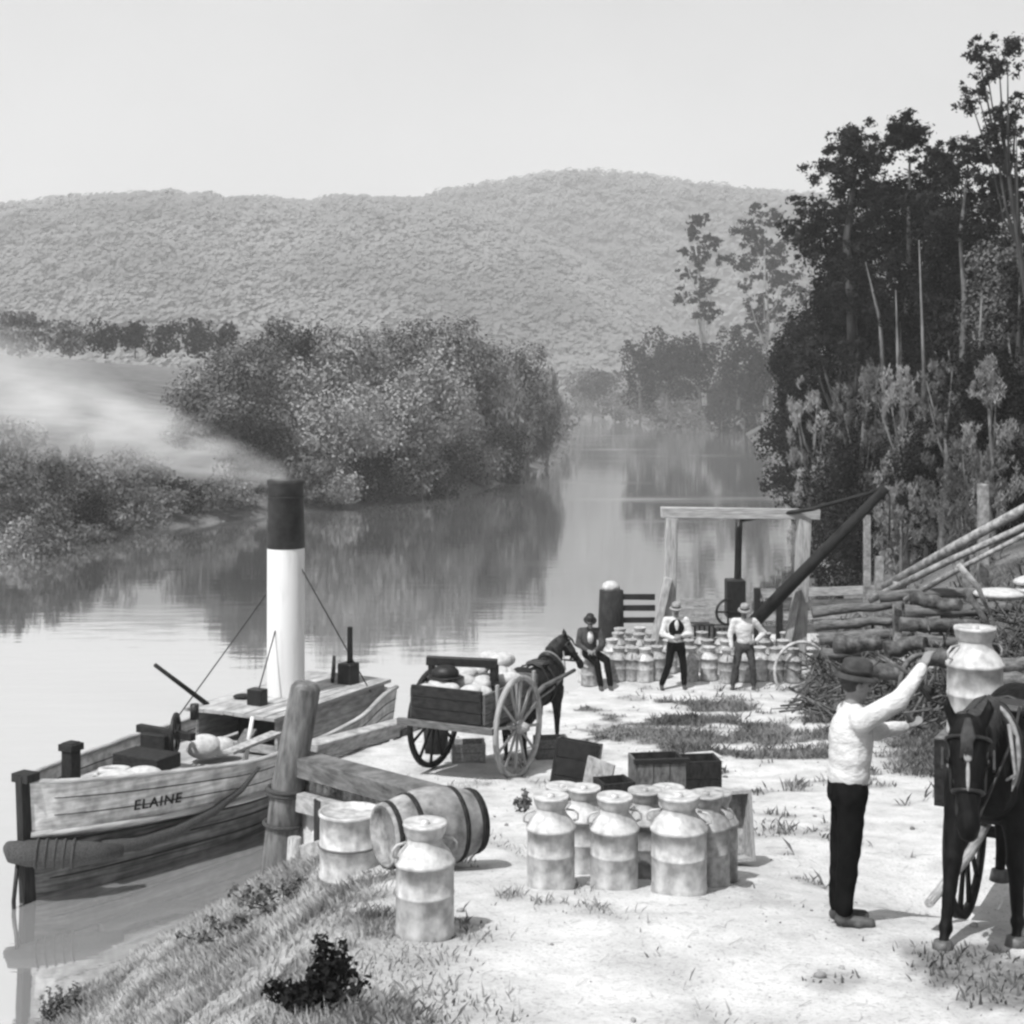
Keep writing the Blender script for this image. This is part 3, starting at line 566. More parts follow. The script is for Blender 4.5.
MB().add(V, [[2*i, 2*i+1, 2*i+3, 2*i+2] for i in range(23)]).build('deck', M['pale'], boat)
# name on the bow, bent onto the planking
fc = bpy.data.curves.new('name', 'FONT'); fc.body = 'ELAINE'; fc.size = .21; fc.extrude = .008; fc.space_character = 1.15
fo = bpy.data.objects.new('tmp', fc); col.objects.link(fo); bpy.context.view_layer.update()
me = bpy.data.meshes.new_from_object(fo.evaluated_get(bpy.context.evaluated_depsgraph_get())); bpy.data.objects.remove(fo); me.name = 'name_lettering'; me.materials.clear()
bmx = bmesh.new(); bmx.from_mesh(me); bmesh.ops.subdivide_edges(bmx, edges=bmx.edges[:], cuts=1); bmx.to_mesh(me); bmx.free()
for v in me.vertices:
    x, y, z = v.co; t = 1.22+x; v.co = hullpt(t, 1.0-.05*x+y, -1, .024+z)
link('name_lettering', me, M['letter'], boat)
# foredeck gear (fixed)
MB().box((1.05, .25, 1.62), (.2, .2, .62)).box((1.05, .25, 1.86), (.26, .26, .1)).build('bitts', M['dark'], boat)
m = MB(); wc = Vector((3.15, .1, 1.62))
m.ring(wc, (.5, -.9, 0), .3, .035, 28, 8)
for k in range(5): a = k*math.pi*2/5+.3; e = Vector((.9, .5, 0))*.97; m.beam(wc, wc+(e*math.cos(a)+Vector((0, 0, 1))*math.sin(a))*.29, .035, .035)
winch = MB().beam((3.1, -.3, 1.62), (3.2, .9, 1.62), .12, .12).box((3.15, .45, 1.35), (.3, .5, .5)).build('winch', M['dark'], boat)
m.build('winch_wheel', M['black'], winch)
MB().box((2.6, .2, 1.32), (.55, .9, .22)).build('hatch', M['dark'], boat)
# deck house with dark open front
cab = MB(); cab.box((6.2, .82, 1.36), (3.3, .06, .6)).box((6.2, -.82, 1.36), (3.3, .06, .6)).box((7.83, 0, 1.36), (.06, 1.58, .6)).box((4.62, .0, 1.12), (.05, 1.58, .14)); cab.build('deckhouse_wall', M['pale'], boat)
m = MB()
for k in range(9): m.box((6.15, -.83+.2075*k, 1.69+.02*(1-abs(k-4)/4)), (3.6, .2, .06), jit=.004)
m.build('deckhouse_roof', M['pale'], boat)
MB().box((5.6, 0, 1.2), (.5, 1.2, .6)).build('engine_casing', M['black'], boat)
fn = MB().lathe([(.33, 1.4), (.325, 4.3)], (5.95, 0, 0), 28).build('funnel', M['white'], boat)
MB().lathe([(.325, 4.3), (.335, 4.31), (.31, 5.4), (.33, 5.42), (.33, 5.5), (.29, 5.5), (.28, 4.4)], (5.95, 0, 0), 28).ring((5.95, 0, 5.2), (0, 0, 1), .315, .012, 28, 6).build('funnel_cap', M['soot'], fn)
for a, b2 in (((5.95, .3, 3.6), (3.9, 1.0, 1.3)), ((5.95, -.3, 4.0), (7.3, -.9, 1.6)), ((5.7, 0, 3.0), (5.0, -.1, 1.9))):
    MB().tube([a, b2], .012, 5).build('guy_wire', M['black'], boat)
MB().box((5.0, -.1, 1.86), (.2, .3, .3)).build('vent_box', M['black'], boat)
MB().tube([(4.7, .72, 1.72), (3.65, .95, 2.55)], [.045, .035], 8).build('boom', M['dark'], boat)
MB().tube([(7.3, -.45, 1.6), (7.3, -.45, 2.75)], [.06, .05], 8).box((7.25, -.45, 1.9), (.3, .3, .4)).build('stub_mast', M['black'], boat)
MB().beam((7.1, -.2, 1.7), (7.9, .3, 1.95), .06, .25).build('tiller', M['dark'], boat)
m = MB()
for k in range(16): q = k/15; m.tube([(0.02+.5*q, -.22-.33*q, .63-.1*q), (.03+.5*q, -.1-.33*q, .74-.1*q), (.03+.5*q, -.14-.33*q, .5-.1*q)], .055, 6)
m = MB().tube([(-.1, .25, .72), (-.2, .05, .72), (-.12, -.12, .7), (.15, -.42, .66), (.45, -.72, .63), (.8, -.95, .6)], [.1, .16, .18, .18, .15, .08], 18, rough=.05); 
for k in range(5): q = k/5; m.ring((-.05+.42*q, -.2-.42*q, .69-.06*q), (.6, -.75, -.08), .185, .022, 16, 6)
fd = m.build('rope_fender', M['rope'], boat)
pts = [hullpt(t, z, -1, .1) for t, z in ((.75, .58), (1.3, .5), (1.9, .55), (2.5, .72), (2.95, .95), (3.2, 1.25))]
MB().tube(pts, [.1, .1, .09, .07, .045, .03], 8, rough=.06).build('hanging_rope', M['rope'], boat)
MB().tube([(-.2, 0, .6), (-.32, -.05, .1), (-.3, -.05, -.4)], .03, 6).build('bow_chain', M['black'], boat)
def boat_pt(x, y, z): return boat.location+Matrix.Rotation(math.atan2(.89, .45), 3, 'Z') @ Vector((x, y, z))
# loose gear lying on the deck
p = boat_pt(1.75, .1, 1.24); MB().ring(p+Vector((0, 0, .05)), (0, 0, 1), .25, .05, 22, 7).ring(p+Vector((.02, 0, .13)), (0, .1, 1), .2, .05, 22, 7).thing('rope_coil', M['canvas'], 'pale coil of rope lying on the foredeck of the steamer', 'rope')
a = boat_pt(3.2, -.9, 1.42); b2 = boat_pt(4.4, -.95, 1.48); MB().beam(a, b2, .22, .05).thing('plank', M['pale'], 'long pale plank lying along the near rail of the steamer', 'plank')
a = boat_pt(3.7, -.7, 1.3); b2 = boat_pt(4.3, -.5, 1.5); MB().beam(a, b2, .2, .05).thing('plank', M['mid'], 'short plank resting askew on the deck before the deckhouse', 'plank')
a = boat_pt(4.0, -.62, 1.08); b2 = boat_pt(4.08, -.7, 1.78); MB().tube([a, b2], [.045, .03], 8).thing('oar', M['white'], 'short white oar handle standing against the deckhouse', 'oar')
p = boat_pt(3.85, .1, 1.1); MB().ell(p+Vector((0, 0, .16)), (.3, .24, .2)).ell(p+Vector((.25, .12, .13)), (.24, .2, .16)).thing('sack', M['canvas'], 'pale sack lying on the deck in front of the deckhouse', 'sack')
p = boat_pt(1.5, -.25, 1.24); MB().ell(p+Vector((0, 0, .1)), (.35, .25, .12)).ell(p+Vector((.3, .2, .1)), (.3, .22, .14)).thing('canvas_sheet', M['canvas'], 'crumpled white canvas on the foredeck of the steamer', 'canvas')
p = boat_pt(5.3, .45, 1.73); MB().ell(p+Vector((0, 0, .04)), (.16, .12, .05)).thing('cap', M['dark'], 'dark cap left lying on the deckhouse roof', 'cap')
p = boat_pt(2.2, -.5, 1.2); MB().tube([boat_pt(3.25, -.2, 1.86), boat_pt(3.25, -.2, 2.1)], .07, 8).thing('lantern', M['black'], 'small dark lantern above the deck winch', 'lantern')
# ------------------------------------------------------------------ milk cans
def can_tree(h=.72, d=.37, mt='tin'):
    r = d/2; root = empty('milk_can', (0, 0, 0))
    MB().lathe([(.001, .015), (r*.96, .015), (r*.98, 0), (r, .02), (r, .05), (r*.985, .06), (r*.985, h*.36), (r*1.0, h*.365), (r*1.0, h*.385), (r*.985, h*.39), (r*.985, h*.62), (r*1.03, h*.625), (r*1.03, h*.655), (r*.99, h*.66), (r*.9, h*.715), (r*.68, h*.78), (r*.6, h*.81), (r*.58, h*.9), (r*.6, h*.91)], n=28, jit=.004).build('body', M[mt], root)
    MB().lathe([(r*.62, h*.86), (r*.7, h*.9), (r*.74, h*.955), (r*.76, h*.96), (r*.74, h*.985), (r*.62, h*.975), (r*.2, h*.965), (r*.001, h*.965)], n=28).lathe([(.001, h*1.0), (r*.14, h*.995), (r*.16, h*.965)], n=12).build('lid', M[mt], root)
    for s_ in (-1, 1): MB().tube([(s_*r*.95, 0, h*.7), (s_*r*1.13, 0, h*.715), (s_*r*1.14, 0, h*.77), (s_*r*1.0, 0, h*.81), (s_*r*.66, 0, h*.825)], .009, 6).build('handle', M[mt], root)
    return root
protos = {}
def can(x, y, label, group, mt='tin', h=.72, d=.37, rz=0, z=None, tilt=0):
    k = (mt, h, d); o = protos.get(k)
    if o is None: o = can_tree(h, d, mt); protos[k] = o
    else: o = copy_tree(o)
    o.location = (x, y, (H(x, y) if z is None else z)-.005); o.rotation_euler = (tilt, 0, rz); setp(o, label, 'milk can', group); return o
GN = 'milk cans standing in the foreground'
g = lambda px, Y: (px-512)/F*Y
can(g(425, 9.0), 9.0, 'lone milk can closest to the camera, standing on the grass before the barrel', GN, h=.74, d=.38, rz=.4)
can(g(551, 10.75), 10.75, 'milk can at the left end of the group on the sand', GN, rz=.15)
can(g(614, 10.7), 10.7, 'milk can in the middle of the group, dark gap to its right', GN, rz=.2, tilt=.03)
can(g(679, 10.5), 10.5, 'big pale milk can at the front right of the group', GN, h=.74, d=.42, rz=-.2)
can(g(706, 10.85), 10.85, 'shaded milk can half hidden behind the big pale one, below the small open box', GN, 'tinold', rz=0)
can(g(584, 11.55), 11.55, 'milk can behind and between the left and middle cans', GN, rz=.3)
can(g(645, 11.3), 11.3, 'milk can standing in the dark gap behind the group', GN, 'tinold', rz=.7)
can(g(668, 11.7), 11.7, 'milk can in the back row in front of the upright board crate', GN, rz=1.9)
can(g(562, 11.75), 11.75, 'milk can in the back row beside the tipped black box', GN, 'tin', rz=2.2)
can(g(715, 11.35), 11.35, 'grey milk can at the back right corner of the group', GN, 'tinold', rz=1.9)
GF = 'milk cans lined up on the far wharf'
names = 'leftmost front can of the far row, beside the seated man|front can just right of the seated man|front can of the far row between the first two men|front can left of the man in the dark waistcoat|front can in the shadow of the man in the waistcoat|front can right of the man in the waistcoat|front can midway between the two standing men|front can left of the man with hand on hip|front can behind the man with hand on hip|front can right of the man with hand on hip|front can below the right post of the frame|last front can at the right end of the far row'.split('|')
fx = [586, 619, 633, 645, 657, 690, 709, 728, 744, 760, 776, 793]
for i, (px, nme) in enumerate(zip(fx, names)):
    Y = 29.6+rnd.uniform(-.1, .15); can(g(px, Y), Y, nme, GF, 'tinold' if i % 3 else 'tin', rz=rnd.uniform(0, 3), z=None if px != 586 else H(g(586, 29.3), 29.3))
for r_, (Y, xs) in enumerate(((30.35, range(612, 800, 19)), (31.1, range(618, 790, 21)), (31.8, range(620, 700, 20)))):
    for k, px in enumerate(xs):
        y = Y+rnd.uniform(-.1, .1); can(g(px, y), y, ('pale milk can in the second row behind the front row on the far wharf', 'pale milk can in the third row on the far wharf, seen over the second row', 'milk can in the hindmost short row on the far wharf, left of the crane')[r_], ('second row of far milk cans', 'third row of far milk cans', 'hindmost row of far milk cans')[r_], 'tinold' if (k+r_) % 3 else 'tin', rz=rnd.uniform(0, 3))
# ------------------------------------------------------------------ barrel and boxes
def barrel():
    c = ground_at(430, 868, 10, 14); ax = Vector((.86, .5, 0)).normalized(); rt = Matrix((ax.cross(Vector((0, 0, 1))), Vector((0, 0, 1)), ax)).transposed()
    rt = ax.to_track_quat('Z', 'Y').to_matrix()
    root = empty('barrel', c, 0, 'wooden barrel lying on its side behind the nearest milk can', 'barrel'); cc = Vector((0, 0, .335)); cc.z += .0
    pr = [(.25, -.43), (.285, -.3), (.325, -.12), (.335, 0), (.325, .12), (.285, .3), (.25, .43)]
    MB().lathe(pr, cc, 30, rt).build('stave_body', M['barrel'], root)
    for z in (-.43, .43): MB().lathe([(.001, z*.9), (.225, z*.9), (.232, z), (.262, z), (.266, z*.93)], cc, 30, rt).build('head', M['logpale'] if z < 0 else M['dark'], root)  # right head darker: its shaded side is put into the timber colour
    for z, r in ((-.38, .268), (-.2, .308), (.2, .308), (.38, .268)): MB().lathe([(r, z-.022), (r+.006, z-.022), (r+.006, z+.022), (r, z+.022)], cc, 30, rt).build('hoop', M['dark'], root)
    return root
M['barrel'] = mat('barrel_staves', .08, .3, .8, 5, .5, stretch=(1, 1, 1), scale2=3)
barrel()
c = ground_at(350, 876, 9, 18); rt_ = empty('drum', c, .3, 'pale drum standing in the grass just left of the barrel', 'drum')
MB().lathe([(.001, .01), (.27, .01), (.285, 0), (.285, .03), (.275, .04), (.275, .28), (.285, .29), (.285, .31), (.275, .32), (.275, .56), (.288, .57), (.288, .6), (.265, .6), (.26, .57), (.001, .565)], n=30, jit=.004).build('body', M['tin'], rt_)
MB().ring((0, 0, .3), (0, 0, 1), .283, .012, 30, 6).build('hoop', M['mid'], rt_)
def open_box(name, label, loc, sz, rz, lo_m, in_m=None, tilt=(0, 0), th=.03, group=None, cat='crate', open_side='top'):
    root = empty(name, loc, rz, label, cat, group); w_, d_, h_ = sz; Rm = Matrix.Rotation(tilt[0], 3, 'X') @ Matrix.Rotation(tilt[1], 3, 'Y')
    def pt(c, s_, n):
        m = MB(); m.box(c, s_); m.v = [tuple(Rm @ Vector(v)) for v in m.v]; zmin = 0; m.build(n, lo_m if n != 'base' or in_m is None else in_m, root)
    pt((0, 0, th/2), (w_, d_, th), 'base')
    n = max(2, int(h_/.17)); hh = h_/n
    for sx in (-1, 1): pt((sx*(w_/2-th/2), 0, th+h_/2), (th, d_, h_-.004), 'side_panel')
    for sy in (-1, 1):
        m = MB()
        for k in range(n): m.box((0, sy*(d_/2-th/2), th+hh*(k+.5)), (w_-2*th-.004, th, hh-.008))
        m.v = [tuple(Rm @ Vector(v)) for v in m.v]; m.build('slat_panel', lo_m, root)
    return root
c = P_(g(566, 14.2), 14.2)
open_box('wooden_box', 'tall open box tipped back behind the cans at the left, its shaded inside painted black', c+Vector((.0, .1, .0)), (.46, .3, .92), -.15, M['black'], M['black'], tilt=(R(-10), R(8)))  # the shade inside the open box is put into its black colour
c = P_(g(594, 14.1), 14.1); m = MB(); m.box((0, 0, .4), (.3, .03, .82), Matrix.Rotation(R(12), 3, 'Y')); o = m.build('board', M['pale'], None, c); o.rotation_euler = (0, 0, -.5); setp(o, 'pale board leaning against the right side of the tipped black box', 'board')
c = P_(g(657, 13.6), 13.6)
r_ = empty('board_crate', c, .12, 'upright crate of vertical boards standing behind the cans', 'crate')
m = MB()
for k in range(3): m.box((-.16+.16*k, -.2, .44), (.152, .025, .86))
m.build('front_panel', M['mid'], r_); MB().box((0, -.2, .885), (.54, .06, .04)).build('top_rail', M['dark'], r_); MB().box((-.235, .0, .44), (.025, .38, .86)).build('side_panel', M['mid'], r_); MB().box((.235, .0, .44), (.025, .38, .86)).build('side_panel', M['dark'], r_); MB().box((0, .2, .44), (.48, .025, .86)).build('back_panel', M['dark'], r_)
c = P_(g(722, 12.4), 12.4)
open_box('wooden_box', 'shallow pale box with dark rim standing on edge right of the big can', c+Vector((0, .0, .03)), (.42, .6, .2), .2, M['pale'], M['pale'], tilt=(R(80), 0))
for o in bpy.data.objects:
    if o.get('label', '').startswith('shallow pale box'): o.location.z += .3
c = P_(g(698, 14.6), 14.6); open_box('wooden_box', 'dark box behind the upright board crate and the big can', c, (.42, .35, .75), .1, M['dark'])
c = P_(g(614, 13.4), 13.4); open_box('wooden_box', 'dark box seen in the gap left of the upright crate', c, (.32, .3, .62), .3, M['dark'])
c = ground_at(697, 762, 10, 25); m = MB().box((0, 0, .05), (.6, .4, .05)).box((.1, .02, .09), (.45, .35, .03), Matrix.Rotation(.3, 3, 'Z')); setp(m.build('sheet', M['canvas'], None, c), 'flat pale sheet lying on the ground behind the upright crate', 'sheet')
c = P_(g(468, 20.9), 20.9); open_box('wooden_box', 'pale box on the ground between the wheels of the cart by the wharf', c, (.5, .4, .26), .1, M['pale'])
c = P_(g(551, 21.2), 21.2); open_box('wooden_box', 'small open box on the ground beside the pony hooves', c, (.5, .35, .28), .15, M['mid'])
c = P_(g(436, 21.6), 21.6); MB().lathe([(.001, 0), (.17, 0), (.2, .4), (.19, .42), (.17, .06)], c, 18).thing('bucket', M['dark'], 'dark bucket on the ground behind the left wheel of the cart', 'bucket')
# ------------------------------------------------------------------ carts
def wheel(parent, c, axis, r, hubm, rimm, n=12, tw=.06):
    ax = Vector(axis).normalized(); a, b_, d_ = basis(ax); c = Vector(c)
    root = bpy.data.objects.new('wheel', None); col.objects.link(root); root.parent = parent; root.location = c
    # wheel as part: rim (felloes) with tyre, spokes, hub
    m = MB(); k = 44; V = []
    for i in range(k):
        t = 2*math.pi*i/k; e = a*math.cos(t)+b_*math.sin(t)
        for rr, ww in ((r, -tw/2), (r, tw/2), (r-.075, tw/2.4), (r-.075, -tw/2.4)): V.append(e*rr+d_*ww)
    m.add(V, [[i*4+j, i*4+(j+1) % 4, ((i+1) % k)*4+(j+1) % 4, ((i+1) % k)*4+j] for i in range(k) for j in range(4)], True)
    m.build('rim', rimm, root)
    m = MB()
    for i in range(n):
        t = 2*math.pi*(i+.3)/n; e = a*math.cos(t)+b_*math.sin(t); m.tube([e*.06, e*r*.5, e*(r-.06)], [.026, .02, .024], 7)
    m.build('spokes', rimm, root)
    rt = ax.to_track_quat('Z', 'Y').to_matrix(); MB().lathe([(.001, -.16), (.05, -.16), (.07, -.1), (.1, -.05), (.1, .05), (.07, .1), (.05, .16), (.001, .16)], (0, 0, 0), 16, rt).build('hub', hubm, root)
    return root
ca = math.atan2(.89, .45)
ctr = Vector((-.52, 20.0, 0)); ctr.z = H(ctr.x, ctr.y)
cart = empty('cart', ctr, ca, 'two wheeled wooden cart loaded with pale sacks beside the wharf edge, seen from behind', 'cart')
WR = .72
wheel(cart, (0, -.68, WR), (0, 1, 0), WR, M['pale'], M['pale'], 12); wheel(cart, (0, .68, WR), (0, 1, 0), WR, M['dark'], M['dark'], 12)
MB().beam((0, -.72, WR), (0, .72, WR), .08, .08).build('axle', M['dark'], cart)
MB().box((-.02, 0, .84), (1.75, 1.12, .07)).box((-.9, 0, .84), (.06, 1.5, .09)).build('bed', M['mid'], cart)
for k, (c_, s_, mm_) in enumerate((((-.85, 0, 1.13), (.05, 1.1, .46), M['dark']), ((.0, .57, 1.1), (1.65, .04, .42), M['mid']), ((.0, -.57, 1.1), (1.65, .04, .42), M['mid']), ((.83, 0, 1.1), (.04, 1.1, .42), M['mid']))):
    m = MB()
    for q in range(3):
        s2 = list(s_); s2[2] = s_[2]/3-.01; m.box((c_[0], c_[1], c_[2]+(q-1)*s_[2]/3), s2, jit=.004)
    m.build('tailboard' if k == 0 else 'side_board', mm_, cart)
for x in (-.5, .1, .65): MB().box((x, -.61, 1.12), (.06, .04, .54)).build('stanchion', M['pale'], cart)
MB().beam((-.33, .62, 1.6), (.1, -.3, 1.56), .14, .12).box((.08, -.26, 1.42), (.1, .1, .24)).box((-.3, .55, 1.42), (.08, .08, .26)).build('seat_board', M['black'], cart)
for s_ in (-1, 1): MB().tube([(.8, s_*.42, .86), (1.5, s_*.36, .98), (2.7, s_*.33, 1.02)], [.04, .04, .03], 8).build('shaft', M['mid'], cart)
CR = Matrix.Rotation(ca, 3, 'Z')
def cpt(x, y, z): return ctr+CR @ Vector((x, y, z))
for i, (x, y, z, a, lb) in enumerate(((-.55, .28, 1.2, .3, 'pale sack in the back left corner of the cart by the wharf'), (-.5, -.25, 1.2, 1, 'pale sack in the back right corner of the cart by the wharf'), (-.02, .05, 1.22, 1, 'pale sack in the middle of the cart by the wharf'), (.4, .3, 1.24, 2, 'pale sack at the far front corner of the cart by the wharf'), (.45, -.25, 1.26, 2, 'pale sack at the near front corner of the cart by the wharf'), (.62, -.02, 1.44, .5, 'lumpy sack heaped highest at the front of the cart'))):
    m = MB()
    for k in range(7): m.ell((rnd.uniform(-.16, .16), rnd.uniform(-.12, .12), rnd.uniform(-.03, .06)), (.17, .14, .11), Matrix.Rotation(rnd.uniform(-.5, .5), 3, 'Y'), n=12, m=8)
    m.thing('sack', M['canvas'], lb, 'sack', 'sacks loaded on the wharf cart', cpt(x, y, z-.1))
MB().ell(cpt(-.35, .3, 1.45), (.2, .17, .12)).ell(cpt(-.35, .3, 1.4), (.27, .24, .02)).thing('hat', M['black'], 'dark round hat lying on the sacks of the cart', 'hat')
# ------------------------------------------------------------------ horses
def horse(name, label, loc, rz, sc=1.0, head=((.62, 0, 1.25), (1.0, 0, 1.52), (1.12, 0, 1.6), (1.42, 0, 1.22)), coat='horse', legs=None, vox=.018, blaze=False, hs=1.0):
    """local +x is the heading; head = (neck root, crest, poll, muzzle)"""
    root = empty(name, loc, rz, label, 'horse'); nr_, cr_, po_, mu_ = [Vector(v)*sc for v in head]; V3 = lambda x, y, z: Vector((x, y, z))*sc
    m = MB()
    m.ell(V3(.42, 0, 1.06), (.33*sc, .25*sc, .35*sc)); m.ell(V3(.0, 0, 1.03), (.62*sc, .275*sc, .31*sc)); m.ell(V3(-.5, 0, 1.12), (.36*sc, .27*sc, .31*sc)); m.ell(V3(.3, 0, 1.28), (.25*sc, .11*sc, .17*sc)); m.ell(V3(.62, 0, 1.02), (.16*sc, .2*sc, .22*sc)); m.ell(V3(-.62, 0, 1.0), (.22*sc, .24*sc, .24*sc))
    n = 8; d_ = (cr_-nr_)
    for i in range(n+1):
        q = i/n; p = nr_.lerp(cr_, q)+Vector((0, 0, .05*sc*math.sin(q*3.14))); rr = (.25*(1-q)+.14*q)*sc; rot = d_.to_track_quat('X', 'Z').to_matrix(); m.ell(p, (.16*sc, rr*.52, rr), rot)
    m.cap(cr_, .12*sc, po_, .1*sc)
    hd = (mu_-po_); rot = hd.to_track_quat('X', 'Z').to_matrix()
    m.cap(po_+hd*.08, .095*sc*hs, po_+hd*.42, .082*sc*hs); m.cap(po_+hd*.4, .076*sc*hs, po_+hd*.8, .052*sc*hs); m.cap(po_+hd*.78, .052*sc*hs, po_+hd*.94, .058*sc*hs)
    for s_ in (-1, 1): m.ell(mu_-hd*.02+rot @ Vector((0, s_*.03, .03))*sc, (.03*sc, .022*sc, .022*sc), rot); upv = rot @ Vector((0, 0, 1))
    m.ell(po_+hd*.25-upv*.07*sc, (.13*sc, .065*sc, .1*sc), rot); m.ell(mu_-upv*.02*sc, (.055*sc, .06*sc, .06*sc), rot)
    for s_ in (-1, 1):
        m.ell(po_+hd*.34+rot @ Vector((0, s_*.075*hs, .035))*sc, (.03*sc, .02*sc, .025*sc), rot)
        e = po_+rot @ Vector((-.02, s_*.07*hs, .05))*sc; m.cap(e, .036*sc, e+(Vector((0, 0, .09))+rot @ Vector((0, s_*.035, 0)))*sc, .03*sc, 8); m.cap(e+(Vector((0, 0, .09))+rot @ Vector((0, s_*.035, 0)))*sc, .03*sc, e+(Vector((0, 0, .16))+rot @ Vector((0, s_*.03, 0)))*sc, .006*sc, 8)
    legs = legs or {}
    fl = {1: [(.45, .16, .95), (.47, .16, .5), (.47, .16, .14), (.52, .16, .045)], -1: [(.45, -.16, .95), (.47, -.16, .5), (.47, -.16, .14), (.52, -.16, .045)]}
    hl = {1: [(-.55, .15, 1.0), (-.42, .17, .8), (-.74, .16, .52), (-.7, .16, .15), (-.65, .16, .045)], -1: [(-.55, -.15, 1.0), (-.42, -.17, .8), (-.74, -.16, .52), (-.7, -.16, .15), (-.65, -.16, .045)]}
    fl.update(legs.get('f', {})); hl.update(legs.get('h', {})); hoofs = []
    for s_ in (-1, 1):
        p = [V3(*q) for q in fl[s_]]; rr = [.12, .056, .034, .046]
        for i in range(3): m.cap(p[i], rr[i]*sc, p[i+1], rr[i+1]*sc*(.72 if i == 2 else 1)); 
        m.cap(p[1], .04*sc, p[2], .034*sc); m.ell(p[1], (.066*sc, .062*sc, .08*sc)); m.ell(p[2], (.05*sc, .048*sc, .05*sc)); m.ell(p[0]+V3(.02, 0, -.1), (.13*sc, .1*sc, .2*sc)); hoofs.append(p[3])
        p = [V3(*q) for q in hl[s_]]; rr = [.2, .15, .056, .036, .046]
        for i in range(4): m.cap(p[i], rr[i]*sc, p[i+1], rr[i+1]*sc*(.72 if i == 3 else 1))
        hoofs.append(p[4])
    m.organic('body', M[coat], root, vox*sc, 2, disp=.015, dscale=.12)
    for p in hoofs: MB().lathe([(.001, -.04*sc), (.07*sc, -.04*sc), (.055*sc, .035*sc), (.001, .04*sc)], p, 14).build('hoof', M['hoof'], root)
    mm_ = MB(); base = [nr_.lerp(cr_, k/16) for k in range(17)]+[cr_.lerp(po_, k/4) for k in range(1, 5)]
    for p in base:
        for j in range(6):
            q = p+Vector((rnd.uniform(-.03, .03), 0, (.24*(1-base.index(p)/20)+.09)*sc)); s_ = rnd.choice((-1, 1)); mm_.tube([q, q+Vector((0, s_*.06, -.02))*sc, q+Vector((rnd.uniform(-.03, .03), s_*.11, -.15-.1*rnd.random()))*sc], [.02, .016, .004], 5)
    for j in range(10): mm_.tube([po_+rot @ Vector((-.03, 0, .1))*sc, po_+rot @ Vector((.08, rnd.uniform(-.03, .03), .13))*sc, po_+rot @ Vector((.2, rnd.uniform(-.05, .05), .105))*sc], [.02, .018, .005], 5)
    mm_.build('mane', M['hair'], root)
    m = MB()
    for j in range(14): y = rnd.uniform(-.04, .04); m.tube([V3(-.84, y*.4, 1.2), V3(-.95, y, 1.02), V3(-.95+rnd.uniform(-.03, .03), y*1.8, .7), V3(-.93+rnd.uniform(-.05, .05), y*2, .45)], [.03*sc, .035*sc, .025*sc, .005], 5)
    m.build('tail', M['hair'], root)
    for s_ in (-1, 1): MB().ell(po_+hd*.34+rot @ Vector((.0, s_*.095*hs, .035))*sc, (.022*sc, .014*sc, .02*sc), rot).build('eye', M['black'], root)
    if blaze: MB().ell(po_+hd*.3+rot @ Vector((0, 0, .082*hs))*sc, (.04*sc, .028*sc, .016*sc), rot).ell(po_+hd*.48+rot @ Vector((0, 0, .076*hs))*sc, (.1*sc, .012*sc, .012*sc), rot).build('blaze', M['strap'], root)
    # harness: collar, hames, pad, girth, bridle
    cc = nr_+Vector((.02, 0, -.02))*sc; ax = (d_.normalized()+Vector((.5, 0, -.1))).normalized()
    a_, b_, dd = Vector((0, 1, 0)), ax.cross(Vector((0, 1, 0))), ax
    def loop(c, ry, rz_, r, n_=30, sq=1):
        return [c+a_*math.cos(t)*ry*sc+b_*math.sin(t)*rz_*sc for t in [2*math.pi*i/n_ for i in range(n_+1)]]
    MB().tube(loop(cc, .175, .29, .05), .05*sc, 10, cap=False).build('collar', M['leather'], root)
    MB().tube(loop(cc+ax*.045*sc, .2, .315, .02), .016*sc, 8, cap=False).build('hames', M['strap'], root)
    def girth(x, ry, rz_, z, w_): return [Vector((x, math.cos(t)*ry, z+math.sin(t)*rz_))*sc for t in [2*math.pi*i/28 for i in range(29)]]
    MB().tube(girth(.12, .3, .335, 1.05, 0), .02*sc, 8, cap=False).build('girth', M['leather'], root)
    MB().box(V3(.1, 0, 1.385), (.26*sc, .34*sc, .07*sc), bev=.03).build('saddle_pad', M['leather'], root)
    MB().tube([V3(-.1, y_, z_) for y_, z_ in ((-.3, .95), (-.29, 1.15), (-.18, 1.36), (0, 1.41), (.18, 1.36), (.29, 1.15), (.3, .95))], .014*sc, 6).build('back_strap', M['leather'], root)
    MB().tube([cc+ax*.12*sc+Vector((0, y_, z_))*sc for y_, z_ in ((-.16, .2), (-.2, -.1), (-.1, -.17), (0, -.14), (.1, -.17), (.2, -.1), (.16, .2))], .012*sc, 6).build('breast_strap', M['strap'], root)
    for s_ in (-1, 1):
        MB().tube([V3(.5, s_*.24, 1.1), V3(.0, s_*.3, 1.02), V3(-.8, s_*.33, .95)], .016*sc, 7).build('trace', M['strap'], root)
        MB().tube([V3(.15, s_*.12, 1.42), nr_+Vector((.05, s_*.17, .12))*sc, po_+hd*.85+rot @ Vector((0, s_*.06, 0))*sc], .01*sc, 6).build('rein', M['leather'], root)
        MB().box(po_+hd*.32+rot @ Vector((.0, s_*.12*hs, .03))*sc, (.11*sc, .015*sc, .1*sc), rot).build('blinker', M['leather'], root)
    def band(q, r): c = po_+hd*q; return [c+rot @ Vector((0, math.cos(t)*r, math.sin(t)*r*1.05-.012))*sc for t in [2*math.pi*i/20 for i in range(21)]]
